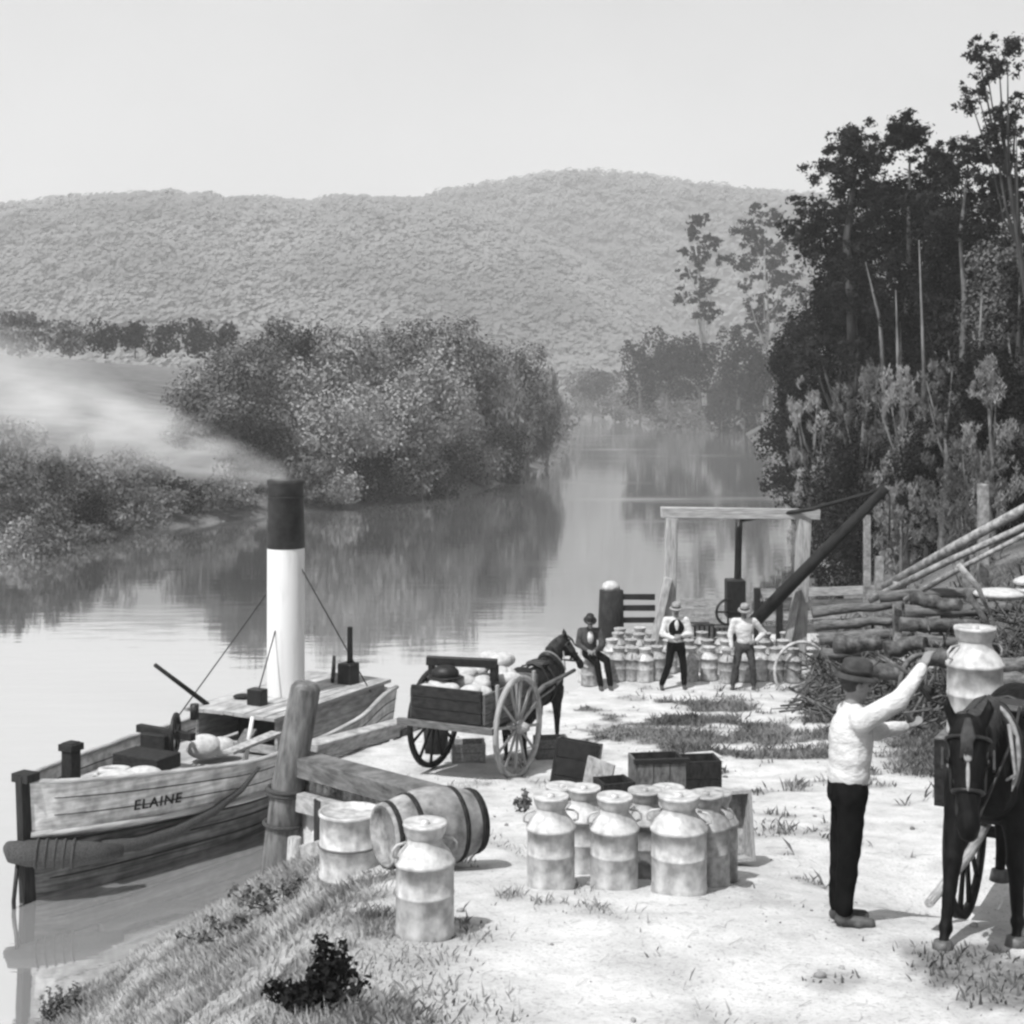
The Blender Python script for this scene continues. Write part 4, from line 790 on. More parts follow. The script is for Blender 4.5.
    MB().tube(band(.12, .105*hs), .012*sc, 6, cap=False).tube(band(.62, .072*hs), .012*sc, 6, cap=False).tube([po_+hd*.12+rot @ Vector((0, .11, 0))*sc, po_+hd*.62+rot @ Vector((0, .09, 0))*sc], .011, 6).tube([po_+hd*.12+rot @ Vector((0, -.11, 0))*sc, po_+hd*.62+rot @ Vector((0, -.09, 0))*sc], .011, 6).build('bridle', M['leather'], root)
    return root
# pony in the wharf cart
pc = cpt(1.85, -.05, 0); pc.z = H(pc.x, pc.y)
pony = horse('pony', 'dark pony harnessed to the cart by the wharf, its head turned over the water', pc, ca, .98, head=((.56, 0, 1.25), (.76, -.05, 1.55), (.82, -.1, 1.64), (.98, -.36, 1.24)), coat='bay', vox=.024)
# near horse on the right, facing the camera and a little left
hh = Vector((-.50, -.866, 0)); wth = Vector((3.12, 9.05, 0)); hc = wth-hh*.35; hz_ = H(3.0, 9.0)
nh = horse('draught_horse', 'black harnessed horse at the right edge facing the camera with lowered head', (hc.x, hc.y, hz_), math.atan2(hh.y, hh.x), 1.02,
    head=((.58, .0, 1.2), (.9, -.02, 1.36), (1.02, -.02, 1.43), (1.26, .03, .88)), hs=1.2, coat='horse', vox=.016, blaze=True,
    legs={'f': {-1: [(.45, -.17, .95), (.66, -.19, .52), (.8, -.2, .14), (.87, -.2, .045)], 1: [(.45, .16, .95), (.5, .16, .5), (.52, .17, .15), (.58, .17, .045)]}})
# ------------------------------------------------------------------ cart behind the near horse
ha = math.atan2(hh.y, hh.x); c2 = wth-hh*2.45; c2.z = H(c2.x, c2.y)-.02
dray = empty('dray', c2, ha, 'wooden dray behind the black horse at the right edge, mostly hidden by it', 'cart')
wheel(dray, (0, -.7, .72), (0, 1, 0), .72, M['dark'], M['dark'], 12); wheel(dray, (0, .7, .72), (0, 1, 0), .72, M['dark'], M['dark'], 12)
MB().beam((0, -.74, .72), (0, .74, .72), .08, .08).build('axle', M['dark'], dray)
m = MB()
for k in range(7): m.box((0, -.54+.18*k, 1.12), (1.7, .172, .05))
m.build('bed', M['mid'], dray)
for s_ in (-1, 1):
    MB().tube([(.7, s_*.4, 1.0), (1.5, s_*.36, .98), (2.7, s_*.36, 1.0)], [.045, .04, .03], 8).build('shaft', M['pale'], dray)
    MB().box((0, s_*.63, 1.22), (1.7, .04, .12)).build('side_board', M['mid'], dray)
DR = Matrix.Rotation(ha, 3, 'Z')
def dpt(x, y, z): return Vector(c2)+DR @ Vector((x, y, z))
bx = dpt(.78, -.47, 1.16); open_box('wooden_box', 'low dark box on the dray under the big milk can', bx, (.5, .5, .48), ha, M['dark'])
p = dpt(.78, -.47, 1.16); cz = p.z+.52; MB().box((p.x, p.y, cz-.015), (.5, .5, .025), Matrix.Rotation(ha, 3, 'Z')).thing('board', M['mid'], 'board laid across the box on the dray', 'board')
can(p.x, p.y, 'large white milk can up on the dray, steadied by the hatted man', GN, 'tin', .84, .42, rz=.3, z=cz+.003)
# ------------------------------------------------------------------ people
def hand(m, wr, dirn, palm_n, side, curl=.5, s=1.0):
    """five separate fingers, thumb leaving the side of the palm"""
    d_ = Vector(dirn).normalized(); n_ = Vector(palm_n); n_ = (n_-d_*n_.dot(d_)).normalized(); sdv = d_.cross(n_)*side
    c = wr+d_*.05*s; rot = Matrix((sdv, n_, d_)).transposed(); m.ell(c, (.042*s, .018*s, .055*s), rot, 10, 8)
    for k, ln in enumerate((.072, .08, .075, .06)):
        b0 = wr+d_*.088*s+sdv*(.03-.02*k)*s; p1 = b0+(d_*math.cos(curl*.4)+n_*math.sin(curl*.4))*ln*.45*s
        p2 = p1+(d_*math.cos(curl*1.3)+n_*math.sin(curl*1.3))*ln*.32*s; p3 = p2+(d_*math.cos(curl*2.1)+n_*math.sin(curl*2.1))*ln*.25*s
        m.cap(b0-d_*.02*s, .0095*s, p1, .009*s, 8); m.cap(p1, .009*s, p2, .008*s, 8); m.cap(p2, .008*s, p3, .0068*s, 8)
    t0 = wr+d_*.025*s+sdv*.03*s; t1 = t0+(d_*.6+sdv*.75+n_*.25).normalized()*.038*s; t2 = t1+(d_*.9+sdv*.3+n_*.35).normalized()*.032*s
    m.cap(t0, .013*s, t1, .011*s, 8); m.cap(t1, .0105*s, t2, .0085*s, 8)
def person(label, loc, J, fdir, top='shirt', bottom='trouser', vest=None, hat='hat', vox=.012, hands=None, beard=False, jacket=None, loose=1.0):
    root = empty('person', loc, 0, label, 'person'); J = {k: Vector(v) for k, v in J.items()}; f = Vector(fdir).normalized()
    up_ = (J['head']-J['neck']).normalized(); rt = f.cross(up_).normalized(); f = up_.cross(rt); hr = Matrix((rt, f, up_)).transposed(); h = J['head']
    m = MB(); m.ell(h+up_*.02, (.072, .09, .1), hr); m.ell(h+hr @ Vector((0, .02, -.05)), (.055, .068, .065), hr); m.cap(h+hr @ Vector((0, .083, .0)), .011, h+hr @ Vector((0, .106, -.03)), .014, 8); m.ell(h+hr @ Vector((0, .078, -.06)), (.025, .012, .008), hr, 8, 6)
    m.ell(h+hr @ Vector((0, .07, -.095)), (.022, .02, .018), hr, 8, 6); m.ell(h+hr @ Vector((0, .08, .028)), (.05, .014, .01), hr, 8, 6)
    for s_ in (-1, 1): m.ell(h+hr @ Vector((s_*.076, -.005, -.005)), (.01, .02, .03), hr, 8, 6)
    m.cap(J['neck']-up_*.05, .062, h-up_*.06, .052)
    cst, pel = J['chest'], J['pelvis']; tr = Matrix.Rotation(0, 3, 'Z')
    sh = (J['shR']-J['shL']); sw = sh.length/2; sx = sh.normalized(); tf = sx.cross(Vector((0, 0, 1))).normalized(); tm = Matrix((sx, tf, Vector((0, 0, 1)))).transposed()
    m.ell(cst, (sw*.86, .115, .2), tm); m.ell(cst.lerp(pel, .5), (.14, .1, .18), tm); m.ell(pel, (.16, .115, .13), tm); m.cap(J['shL'], .062, J['shR'], .062)
    for q in 'LR':
        m.cap(J['sh'+q], .058, J['el'+q], .042); m.cap(J['el'+q], .042, J['ha'+q], .028)
        m.cap(J['hip'+q], .085, J['kn'+q], .056); m.cap(J['kn'+q], .056, J['an'+q], .038)
        ft = Vector(J.get('ft'+q, f)) - Vector((0, 0, Vector(J.get('ft'+q, f)).z)); ft.normalize(); m.cap(J['an'+q]+Vector((0, 0, -.04)), .036, J['an'+q]+ft*.15+Vector((0, 0, -.05)), .028)
        hd_, pn, sd_, cu = (hands or {}).get(q, ((J['ha'+q]-J['el'+q]), tf, 1 if q == 'L' else -1, .6)); hand(m, J['ha'+q], hd_, pn, sd_, cu)
    m.organic('body', M['skin'], root, vox*.62, 1)
    # clothing
    t = MB(); g_ = .02*loose; t.ell(cst, (sw*.92+g_, .125+g_, .21+g_), tm); t.ell(cst.lerp(pel, .35), (.15+g_*1.3, .115+g_*1.3, .16), tm); t.ell(cst.lerp(pel, .75), (.15+g_*1.2, .11+g_*1.4, .13), tm); t.cap(J['shL'], .07+g_*.4, J['shR'], .07+g_*.4); t.cap(J['neck']-up_*.07, .075, J['neck']-up_*.0, .062)
    for q in 'LR':
        a_, e_, b_ = J['sh'+q], J['el'+q], J['ha'+q]; t.cap(a_, .068+g_*.5, e_, .052+g_*.6); t.cap(e_, .052+g_*.6, e_.lerp(b_, .9), .038+g_*.35)
        t.ell(e_, (.06+g_*.5,)*3)
    t.organic('jacket' if jacket else 'shirt', M[top], root, vox, 14, disp=.016, dscale=.2)
    t = MB(); t.ell(pel+Vector((0, 0, .02)), (.168, .128, .11), tm); t.ell(pel+Vector((0, 0, -.04)), (.172, .135, .13), tm)
    for q in 'LR':
        t.cap(J['hip'+q], .1, J['kn'+q], .076); t.cap(J['kn'+q], .076, J['an'+q]+Vector((0, 0, .03)), .062)
    t.organic('trousers', M[bottom], root, vox, 3, disp=.02, dscale=.09)
    if vest: 
        t = MB(); t.ell(cst, (sw*.8+g_+.014, .14+g_, .2+g_), tm); t.ell(cst.lerp(pel, .45), (.158+g_*1.3, .128+g_*1.5, .17), tm)
        o = t.organic('waistcoat', M[vest], root, vox, 3)
        MB().ell(cst+tf*(-.0)+f*.128+Vector((0, 0, .07)), (.05, .035, .13), tm).build('shirt_front', M['shirt'], root)
    for q in 'LR':
        ft = Vector(J.get('ft'+q, f)); ft.z = 0; ft.normalize(); b = MB(); a_ = J['an'+q]
        b.cap(a_+Vector((0, 0, .05)), .05, a_+Vector((0, 0, -.035)), .047); b.cap(a_-ft*.02+Vector((0, 0, -.045)), .042, a_+ft*.17+Vector((0, 0, -.05)), .036); b.ell(a_+ft*.1+Vector((0, 0, -.06)), (.05, .05, .03)); b.organic('boot', M['boot'], root, vox*.7, 1)
    MB().ell(h+hr @ Vector((0, -.022, .03)), (.08, .09, .095), hr).build('hair', M['hair'], root)
    if hat:
        c = h+hr @ Vector((0, -.005, .06)); hm_ = MB().lathe([(.148, -.02), (.15, -.014), (.125, .002), (.096, .01), (.094, .06), (.085, .1), (.05, .118), (.02, .108), (.001, .106)], c, 26, hr, .92, 1.12); o = hm_.build('hat', M[hat], root)
        MB().lathe([(.098, .01), (.1, .012), (.098, .04), (.096, .042)], c, 26, hr, .92, 1.12).build('hat_band', M['black'], o)
    for s_ in (-1, 1): MB().ell(h+hr @ Vector((s_*.032, .082, .008)), (.014, .008, .008), hr, 8, 6).build('eye', M['black'], root)
    if beard: MB().ell(h+hr @ Vector((0, .075, -.048)), (.04, .022, .014), hr).build('moustache', M['hair'], root)
    return root
# the man loading, seen from his right side
Yn = 9.3; bx_ = Vector(((849-512)/F*Yn, Yn, 0)); bx_.z = H(bx_.x, Yn)
J = dict(head=(.05, .02, 1.585), neck=(.03, .02, 1.45), chest=(.02, .02, 1.22), pelvis=(-.01, 0, .92), shR=(.05, -.15, 1.38), shL=(.04, .19, 1.37),
         elR=(.33, -.02, 1.49), haR=(.56, .22, 1.67), elL=(.25, .27, 1.215), haL=(.5, .42, 1.21),
         hipR=(0, -.085, .9), knR=(-.02, -.075, .5), anR=(-.05, -.06, .09), hipL=(0, .085, .9), knL=(-.035, .07, .5), anL=(-.06, .055, .09), ftR=(1, -.25, 0), ftL=(1, -.05, 0))
person('man in white shirt and felt hat reaching up to the milk can on the dray', bx_, J, (1, .12, -.25), vox=.012, hands={'R': ((.35, .45, .55), (.75, .5, -.3), 1, .55), 'L': ((.8, .5, .05), (.5, .4, .6), -1, .6)}, loose=1.1)
MB().tube([bx_+Vector((.16*math.cos(a)*1.05-.005, .14*math.sin(a), 1.02)) for a in [k*math.pi/12 for k in range(25)]], .014, 6, cap=False)
# far men
def far(px, feet, Y=28.9): x = (px-512)/F*Y; return Vector((x, Y, H(x, Y)))
J = dict(head=(0, -.02, 1.62), neck=(0, 0, 1.48), chest=(0, 0, 1.26), pelvis=(0, 0, .94), shR=(.2, 0, 1.42), shL=(-.2, 0, 1.42), elR=(.29, -.05, 1.14), haR=(.08, -.24, 1.13), elL=(-.29, -.05, 1.14), haL=(-.06, -.26, 1.08),
         hipR=(.09, 0, .92), knR=(.15, -.02, .5), anR=(.17, 0, .09), hipL=(-.09, 0, .92), knL=(-.15, -.03, .5), anL=(-.3, -.05, .09))
person('man with folded arms in dark waistcoat and white sleeves standing before the far milk cans', far(676, 690), J, (0, -1, 0), vest='trouser', hat='strawhat', vox=.016, beard=True, hands={'R': ((-1, -.1, 0), (0, 1, 0), 1, .8), 'L': ((1, -.1, .1), (0, 1, 0), -1, .8)})
J = dict(head=(.0, -.04, 1.6), neck=(0, 0, 1.46), chest=(.0, 0, 1.24), pelvis=(.02, 0, .93), shR=(.2, 0, 1.4), shL=(-.2, 0, 1.4), elR=(.42, .06, 1.15), haR=(.22, -.1, 1.0), elL=(-.29, -.02, 1.12), haL=(-.27, -.12, .86),
         hipR=(.1, 0, .92), knR=(.17, -.04, .5), anR=(.2, 0, .09), hipL=(-.08, 0, .92), knL=(-.17, -.04, .5), anL=(-.23, 0, .09))
person('man in pale shirt and grey trousers, one hand on hip, before far milk cans', far(744, 692), J, (-.2, -1, -.1), top='shirt', bottom='cloth', hat='strawhat', vox=.016, beard=True, hands={'R': ((-.8, -.4, -.2), (0, 1, 0), 1, .8)})
sc_ = far(590, 688, 29.1); sz = .70
J = dict(head=(.0, -.1, 1.36), neck=(0, -.03, 1.22), chest=(-.04, 0, 1.0), pelvis=(0, .05, .72), shR=(.19, -.02, 1.16), shL=(-.19, -.02, 1.16), elR=(.25, -.14, .9), haR=(.08, -.34, .8), elL=(-.25, -.14, .9), haL=(-.05, -.34, .8),
         hipR=(.09, .0, .7), knR=(.33, -.26, .6), anR=(.4, -.36, .09), hipL=(-.07, 0, .7), knL=(.12, -.38, .56), anL=(.2, -.4, .09))
person('man in a dark jacket and bowler hat sitting on the leftmost far milk can', (sc_.x, sc_.y+.05, sc_.z), J, (.1, -1, -.05), top='cloth', bottom='trouser', vest=None, hat='black', vox=.016, jacket=True)
MB().ell(sc_+Vector((0, -.065, 1.03)), (.085, .1, .15)).build('shirt_front', M['shirt'], [o for o in bpy.data.objects if o.get('label', '').startswith('man in a dark jacket')][0]); [o for o in bpy.data.objects if o.name.startswith('shirt_front')][-1].location = -sc_+Vector((0, .0, 0))
can(sc_.x, sc_.y+.16, 'milk can used as a seat by the man in the dark jacket', GF, 'tinold', h=.64)
# ------------------------------------------------------------------ far wharf: frame, crane, rails, crates
def w3(px, py, Y): return W(px, py, Y)
Yf = 31.0
fr_ = empty('timber_frame', (w3(735, 600, Yf).x, Yf, 1.0), 0, 'tall pale timber gallows frame over the far wharf', 'timber frame')
def loc_(o, v): return Vector(v)-o.location
def gz(px, Y): return H((px-512)/F*Y, Y)-.1
def fb(n, a, b_, w_, mt): MB().beam(loc_(fr_, a), loc_(fr_, b_), w_, w_*.95, jit=.01).build(n, mt, fr_)
top_ = CZ-(518-HY)/F*Yf
lx = w3(669, 0, Yf).x; rx_ = w3(802, 0, Yf).x
fb('post', (lx-.02, Yf, gz(669, Yf)), (lx+.06, Yf, top_), .27, M['pale']); fb('post', (rx_-.08, Yf, gz(800, Yf)), (rx_+.05, Yf, top_), .3, M['pale'])
fb('brace', (lx-.5, Yf-.25, gz(650, Yf)), (lx-.04, Yf-.2, top_-1.3), .17, M['pale']); fb('brace', (rx_-.5, Yf-.26, gz(785, Yf)), (rx_-.12, Yf-.22, top_-1.5), .15, M['pale'])
fb('crossbeam', (w3(661, 0, Yf).x, Yf, top_+.13), (w3(819, 0, Yf).x, Yf, top_+.08), .25, M['pale'])
cr = empty('hand_crane', (w3(736, 0, 31.5).x, 31.4, 1.0), 0, 'dark hand crane with a long sloping boom beside the gallows frame', 'crane')
def cb(n, pts, r, mt, n_=10, parent=None): return MB().tube([loc_(cr, p) for p in pts], r, n_, rough=.03).build(n, mt, parent or cr)
cb('mast', [w3(737, 640, 31.4), w3(738, 560, 31.4), w3(739, 519, 31.4)], [.1, .08, .08], M['black'])
MB().box(loc_(cr, w3(735, 598, 31.3)), (.42, .4, .85)).build('gear_box', M['black'], cr)
MB().ring(loc_(cr, w3(728, 612, 31.1)), (.3, -1, 0), .28, .03, 24, 6).beam(loc_(cr, w3(715, 612, 31.1)), loc_(cr, w3(741, 612, 31.1)), .04, .04).beam(loc_(cr, w3(728, 600, 31.1)), loc_(cr, w3(728, 624, 31.1)), .04, .04).build('crank_wheel', M['black'], cr)
cb('boom', [w3(754, 622, 30.6), w3(820, 555, 30.3), w3(886, 488, 30.0)], [.15, .13, .1], M['bm'] if 'bm' in M else M['dark'], 12)
cb('stay', [w3(741, 520, 31.3), w3(812, 509, 30.7), w3(884, 489, 30.0)], [.05, .045, .04], M['dark'], 8)
cb('boom_rope', [w3(886, 488, 30.0), w3(890, 497, 30.0), w3(889, 540, 30.0)], .02, M['rope'], 6)
root = empty('fence', (w3(640, 0, 33).x, 33, 1.0), 0, 'dark rail fence along the water side of the far wharf', 'fence')
def fe(n, a, b_, w_, h_, mt): MB().beam(loc_(root, a), loc_(root, b_), w_, h_, up=(0, 0, 1), jit=.008).build(n, mt, root)
for z in (597, 608, 620): fe('rail', w3(618, z, 33), w3(655, z, 33), .06, .13, M['dark'])
for z in (602, 611, 620): fe('rail', w3(680, z, 33.3), w3(722, z, 33.3), .05, .16, M['pale'])
fe('rail', w3(604, 636, 32.9), w3(740, 640, 32.9), .1, .16, M['mid'])
for x in (640, 679, 722, 752): fe('post', w3(x, 648, 33.1), w3(x, 592, 33.1), .13, .13, M['dark'])
a = w3(611, 650, 33); b_ = w3(611, 590, 33); MB().tube([a, (a+b_)/2, b_], [.3, .29, .28], 12, rough=.05).thing('mooring_bollard', M['dark'], 'thick black bollard at the left end of the far wharf fence', 'bollard')
MB().lathe([(.001, 0), (.22, 0), (.2, .14), (.1, .2), (.001, .22)], b_, 14, jit=.05).thing('rope_coil', M['canvas'], 'white bundle of rope on top of the thick black bollard', 'rope')
def slat_crate(px0, px1, py0, py1, Y, label, mt):
    a = w3(px0, py1, Y); b2 = w3(px1, py0, Y); root = empty('slatted_crate', ((a.x+b2.x)/2, Y, a.z), 0, label, 'crate', 'slatted crates on the far wharf'); w_ = b2.x-a.x; h_ = b2.z-a.z; n = max(4, int(w_/.1))
    m = MB()
    for k in range(n): m.box((-w_/2+(k+.5)*w_/n, 0, h_/2), (w_/n*.62, .03, h_-.06))
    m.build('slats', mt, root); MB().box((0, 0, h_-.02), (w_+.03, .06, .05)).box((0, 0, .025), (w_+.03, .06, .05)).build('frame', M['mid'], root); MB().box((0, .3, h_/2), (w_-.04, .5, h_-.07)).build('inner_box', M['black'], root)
slat_crate(690, 714, 624, 646, 32.2, 'slatted crate just right of the man with folded arms', M['pale']); slat_crate(715, 738, 626, 647, 32.1, 'darker slatted crate beside the crane', M['mid']); slat_crate(655, 673, 622, 640, 32.4, 'small dark crate behind the left leg of the gallows frame', M['dark'])
root = empty('board_fence', (w3(820, 0, 32.5).x, 32.5, 1.0), 0, 'low board fence behind the right post of the gallows frame', 'fence')
for z, mt in ((590, 'pale'), (602, 'mid'), (613, 'pale'), (626, 'mid')): MB().beam(loc_(root, w3(752, z+4, 33.2)), loc_(root, w3(880, z, 32.6)), .2, .06, up=(0, 1, 0), jit=.01).build('board', M[mt], root)
for x in (757, 779, 800, 840, 875): MB().beam(loc_(root, w3(x, 650, 33.05)), loc_(root, w3(x, 588, 33.05)), .14, .14).build('post', M['dark'], root)
MB().ring(w3(802, 672, 29.3), (.25, -1, .1), .62, .035, 30, 6).thing('hoop', M['tin'], 'thin pale metal hoop leaning at the right end of the far cans', 'hoop')
# ------------------------------------------------------------------ bank on the right: logs, rails, posts, stones, debris
GLg = 'logs heaped against the right bank'
logs = [((812,612),(905,604),30.0,.13,'pale','long pale log at the top left of the heap, ending near the short fence post'),((815,626),(900,620),29.5,.12,'mid','grey log second from the top at the left of the heap'),((820,640),(925,630),29.0,.14,'pale','pale log across the middle of the heap by the frame'),((822,654),(900,650),28.5,.13,'mid','grey log low at the left end of the heap'),
 ((880,596),(1024,590),27.5,.12,'pale','pale pole along the top of the heap towards the right edge'),((905,611),(1035,607),27.0,.15,'mid','thick grey log under the top pole at the right'),((900,625),(1040,628),26.3,.15,'log','dark barked log in the middle right of the heap'),((915,640),(1040,646),25.6,.14,'pale','split pale log low on the right of the heap'),
 ((910,598),(960,606),25.5,.15,'log','short thick dark log end lying before the top pole'),((835,645),(880,640),25.5,.2,'log','thick black stump lying on its side at the left of the heap'),((885,650),(925,642),24.5,.17,'log','hollow dark log in the centre of the heap'),((855,668),(905,672),23.6,.17,'log','dark log at the bottom of the heap above the man in the hat'),
 ((925,655),(1000,668),22.5,.16,'log','dark log behind the big white milk can'),((985,668),(1045,662),19.5,.12,'mid','grey log by the right edge above the dray'),((985,682),(1050,680),18.6,.12,'pale','pale log by the right edge above the dray'),((985,696),(1050,698),17.8,.12,'mid','second grey log by the right edge above the dray'),((990,712),(1050,716),17,.12,'pale','lowest pale log by the right edge above the dray')]
for (a, b2, Y, r, mt, lb) in logs:
    p0 = W(*a, Y); p1 = W(*b2, Y-.3); gmid = max(H(p0.x, p0.y), H(p1.x, p1.y)); k = 6
    pts = [p0.lerp(p1, i/k)+Vector((0, rnd.uniform(-.05, .05), rnd.uniform(-.03, .03))) for i in range(k+1)]
    for i, p in enumerate(pts):   # rest it on the slope
        p.z = max(p.z, H(p.x, p.y)+r*.6)
    MB().tube(pts, [r*(.95-.04*j)*rnd.uniform(.92, 1.06) for j in range(len(pts))], 10, rough=.12).thing('log', M[mt] if mt != 'pale' else M['mid'], lb, 'log', GLg)
for k in range(26):      # split timber thrown about the slope
    px = rnd.uniform(825, 1040); py = rnd.uniform(585, 690); p = ground_at(px, py, 16, 45)
    if p.y < 16.3 or p.y > 33: continue
    ln = rnd.uniform(.5, 1.5); a = Vector((rnd.gauss(0, 1), rnd.gauss(0, .6), rnd.gauss(0, .45))).normalized()*ln/2; p.z = H(p.x, p.y)+.1+abs(a.z)*.8+rnd.uniform(0, .25)
    mt = rnd.choice(('mid', 'log', 'dark', 'pale', 'log')); m = MB()
    if k % 2: m.beam(p-a, p+a, rnd.uniform(.1, .26), rnd.uniform(.04, .1), jit=.02)
    else: m.tube([p-a, p+Vector((0, 0, rnd.uniform(-.05, .1))), p+a], [.09, .08, .05], 8, rough=.15)
    m.thing('split_timber', M[mt], 'short broken timber lying askew in the heap on the right bank', 'timber', 'broken timbers thrown about the right bank')
root = empty('rail_fence', (W(960, 560, 27).x, 27, W(960, 560, 27).z-.5), 0, 'rough rail fence of long pale poles climbing the right bank', 'fence')
for a, b2, Y0, Y1, r in (((885,588),(1034,503),29,26,.1),((870,600),(1034,522),28.2,25.6,.07),((905,600),(1034,530),27,25,.05)):
    p0 = W(*a, Y0); p1 = W(*b2, Y1); MB().tube([loc_(root, p0), loc_(root, p0.lerp(p1, .5)+Vector((0, 0, .03))), loc_(root, p1)], [r*1.1, r, r*.9], 9, rough=.05).build('rail', M['logpale'], root)
for i, (px, a, b2, Y, r, lb) in enumerate(((983,535,484,27.6,.1,'squared pale post at the top of the right bank'),(897,612,582,27.8,.08,'short pale post between the heap of logs and the rails'),(879,588,556,30.5,.09,'short pale stump post behind the left end of the rails'),(867,575,515,32,.08,'thin pale post in the shade below the crane boom'))):
    p0 = W(px, a, Y); p1 = W(px, b2, Y); p0.z = min(p0.z, H(p0.x, p0.y)-.1); MB().beam(p0, p1, r*2, r*1.8, jit=.01).thing('fence_post', M['logpale'], lb, 'post', 'posts on the right bank')
m = MB(); c = W(1030, 590, 23)
for k in range(7): m.ell(c+Vector((rnd.uniform(-.5, 1.1), rnd.uniform(-.2, .2), rnd.uniform(-.12, .2)+.1*k/7)), (.45, .4, .09), Matrix.Rotation(rnd.uniform(-.35, .1), 3, 'Y'), 14, 8)
m.thing('canvas_sheet', M['canvas'], 'white canvas spread over the heap at the right edge under the rails', 'canvas')
for i, (a, b2, Y, r, mt, lb) in enumerate((((958,565),(990,615),22,.05,'logpale','pale stick standing askew behind the big white milk can'),((965,590),(1000,660),21.5,.05,'log','dark branch crossing the pale stick'),((930,700),(880,655),20.5,.04,'log','bent dark branch at the foot of the heap'),((845,690),(880,660),21,.04,'log','dark branch reaching out above the hatted man'))):
    p0 = W(*a, Y); p1 = W(*b2, Y); MB().tube([p0, p0.lerp(p1, .5)+Vector((.05, 0, .06)), p1], [r, r*.9, r*.5], 7, rough=.1).thing('branch', M[mt], lb, 'branch', 'branches stuck in the heap')
for i, (px, py, s_, mt, lb) in enumerate(((905,668,.45,'stone','pale flat stone in the middle of the heap'),(878,646,.5,'stone','pale boulder behind the hatted man'),(950,655,.4,'log','dark lump of wood left of the big white milk can'),(1005,640,.5,'stone','pale angular stone at the right edge'))):
    p = ground_at(px, py, 13, 45); m = MB(); m.ell((0, 0, s_*.25), (s_*.6, s_*.5, s_*.35), n=12, m=8); m.organic
    r0 = random.Random(i); m.v = [tuple(Vector(v)*(1+.18*math.sin(v[0]*9+i)+r0.uniform(-.06, .06))) for v in m.v]; p.z = H(p.x, p.y); setp(m.build('rock', M[mt], None, p), lb, 'rock', 'stones in the heap')
p = ground_at(925, 728, 13, 40); whl = empty('old_wheel', p, 0, 'old dark cartwheel leaning in the heap behind the reaching man', 'wheel'); w_ = wheel(whl, (0, 0, .6), (.55, -.8, .2), .62, M['dark'], M['mid'], 12)
for o in list(w_.children): o.parent = whl; o.location = Vector((0, 0, .6))
bpy.data.objects.remove(w_)
# brush and sticks scattered over the heap
m = MB(); r0 = random.Random(5)
for k in range(2300):
    px = r0.uniform(800, 1060); py = r0.uniform(600, 725)
    if py-640 < (850-px)*.8: continue
    p = ground_at(px, py, 14, 45)
    if p.y < 14.2 or p.y > 33: continue
    a = Vector((r0.gauss(0, 1), r0.gauss(0, 1), r0.gauss(0, .6))).normalized()*r0.uniform(.12, .7); p.z = H(p.x, p.y)+.03+abs(a.z)*.5+r0.uniform(0, .2); m.tube([p-a, p+Vector((0, 0, .06)), p+a], [.02, .018, .008], 4, cap=False)
setp(m.build('brushwood', M['log']), 'tangle of dark brushwood at the foot of the right bank', 'brushwood', None, 'stuff')
# ------------------------------------------------------------------ grass
def blades(n, xs, ys, hgt, seed, name, lo, hi, label, dens=None, wd=.012, dim=0):
    r = np.random.default_rng(seed); x = r.uniform(*xs, n); y = r.uniform(*ys, n); gk = grassiness(x, y); keep = (r.random(n) < gk**2) & ~inside(x, y)
    if dens: keep &= r.random(n) < dens(x, y)
    x = x[keep]; y = y[keep]; z = height(x, y)-.01; n = len(x); h = hgt*(.4+r.random(n)**2*1.2)*(.6+1.6*np.clip(fbm(x*1.5, y*1.5, 3, 77)+.4, 0, 1)); a = r.uniform(0, 6.283, n); l = r.uniform(.2, 1.0, n)*h
    dx = np.cos(a); dy = np.sin(a); w_ = wd*(.6+r.random(n)); b0 = np.stack([x-dy*w_, y+dx*w_, z], -1); b1 = np.stack([x+dy*w_, y-dx*w_, z], -1); mtip = np.stack([x+dx*l, y+dy*l, z+h], -1); mid = np.stack([x+dx*l*.35+dy*w_*.7, y+dy*l*.35-dx*w_*.7, z+h*.6], -1)
    V = np.stack([b0, b1, mid, mtip], 1).reshape(-1, 3)
    return setp(link(name, quick_mesh(name, V, np.arange(len(V)).reshape(-1, 4)), leafmat(name, lo, hi, .3, 1.2)), label, 'grass', None, 'stuff')
blades(420000, (-6.5, 1.5), (5.5, 19.6), .05, 1, 'bank_grass', .12, .46, 'short pale grass on the near left bank', wd=.005)
blades(220000, (2.5, 14), (6, 36), .08, 2, 'slope_grass', .05, .24, 'rough grass on the right bank slope', dens=lambda x, y: (y > 10.5)*1.0, wd=.009)
blades(130000, (-.5, 7.5), (7, 29), .035, 3, 'path_weeds', .03, .14, 'trodden weeds on the sandy path', wd=.007)
def shrub(px, py, h, label, n, lf, seed, wid=.35):
    p = ground_at(px, py, 6, 20); r = random.Random(seed); root = empty('low_plant', p, 0, label, 'plant', 'plants on the near bank'); C = []; Rd = []; m = MB()
    for k in range(n):
        a = r.uniform(0, 6.28); q = r.random()**.5*wid; zt_ = h*r.uniform(.45, 1)*(1-.4*q/wid); t = Vector((q*math.cos(a), q*math.sin(a)*.7, zt_)); m.tube([(t.x*.3, t.y*.3, -.02), (t.x*.8, t.y*.8, zt_*.5), t], [.009, .006, .003], 5)
        for j in range(3): C.append(tuple(t*(1-.25*j))); Rd.append((.05+.02*j, .05+.02*j, .06))
    V = leaves(C, Rd, int(60*n), .022, .1); link('foliage', quick_mesh('foliage', V, np.arange(len(V)).reshape(-1, 4)), LM[lf], root); m.build('stems', M['log'], root)
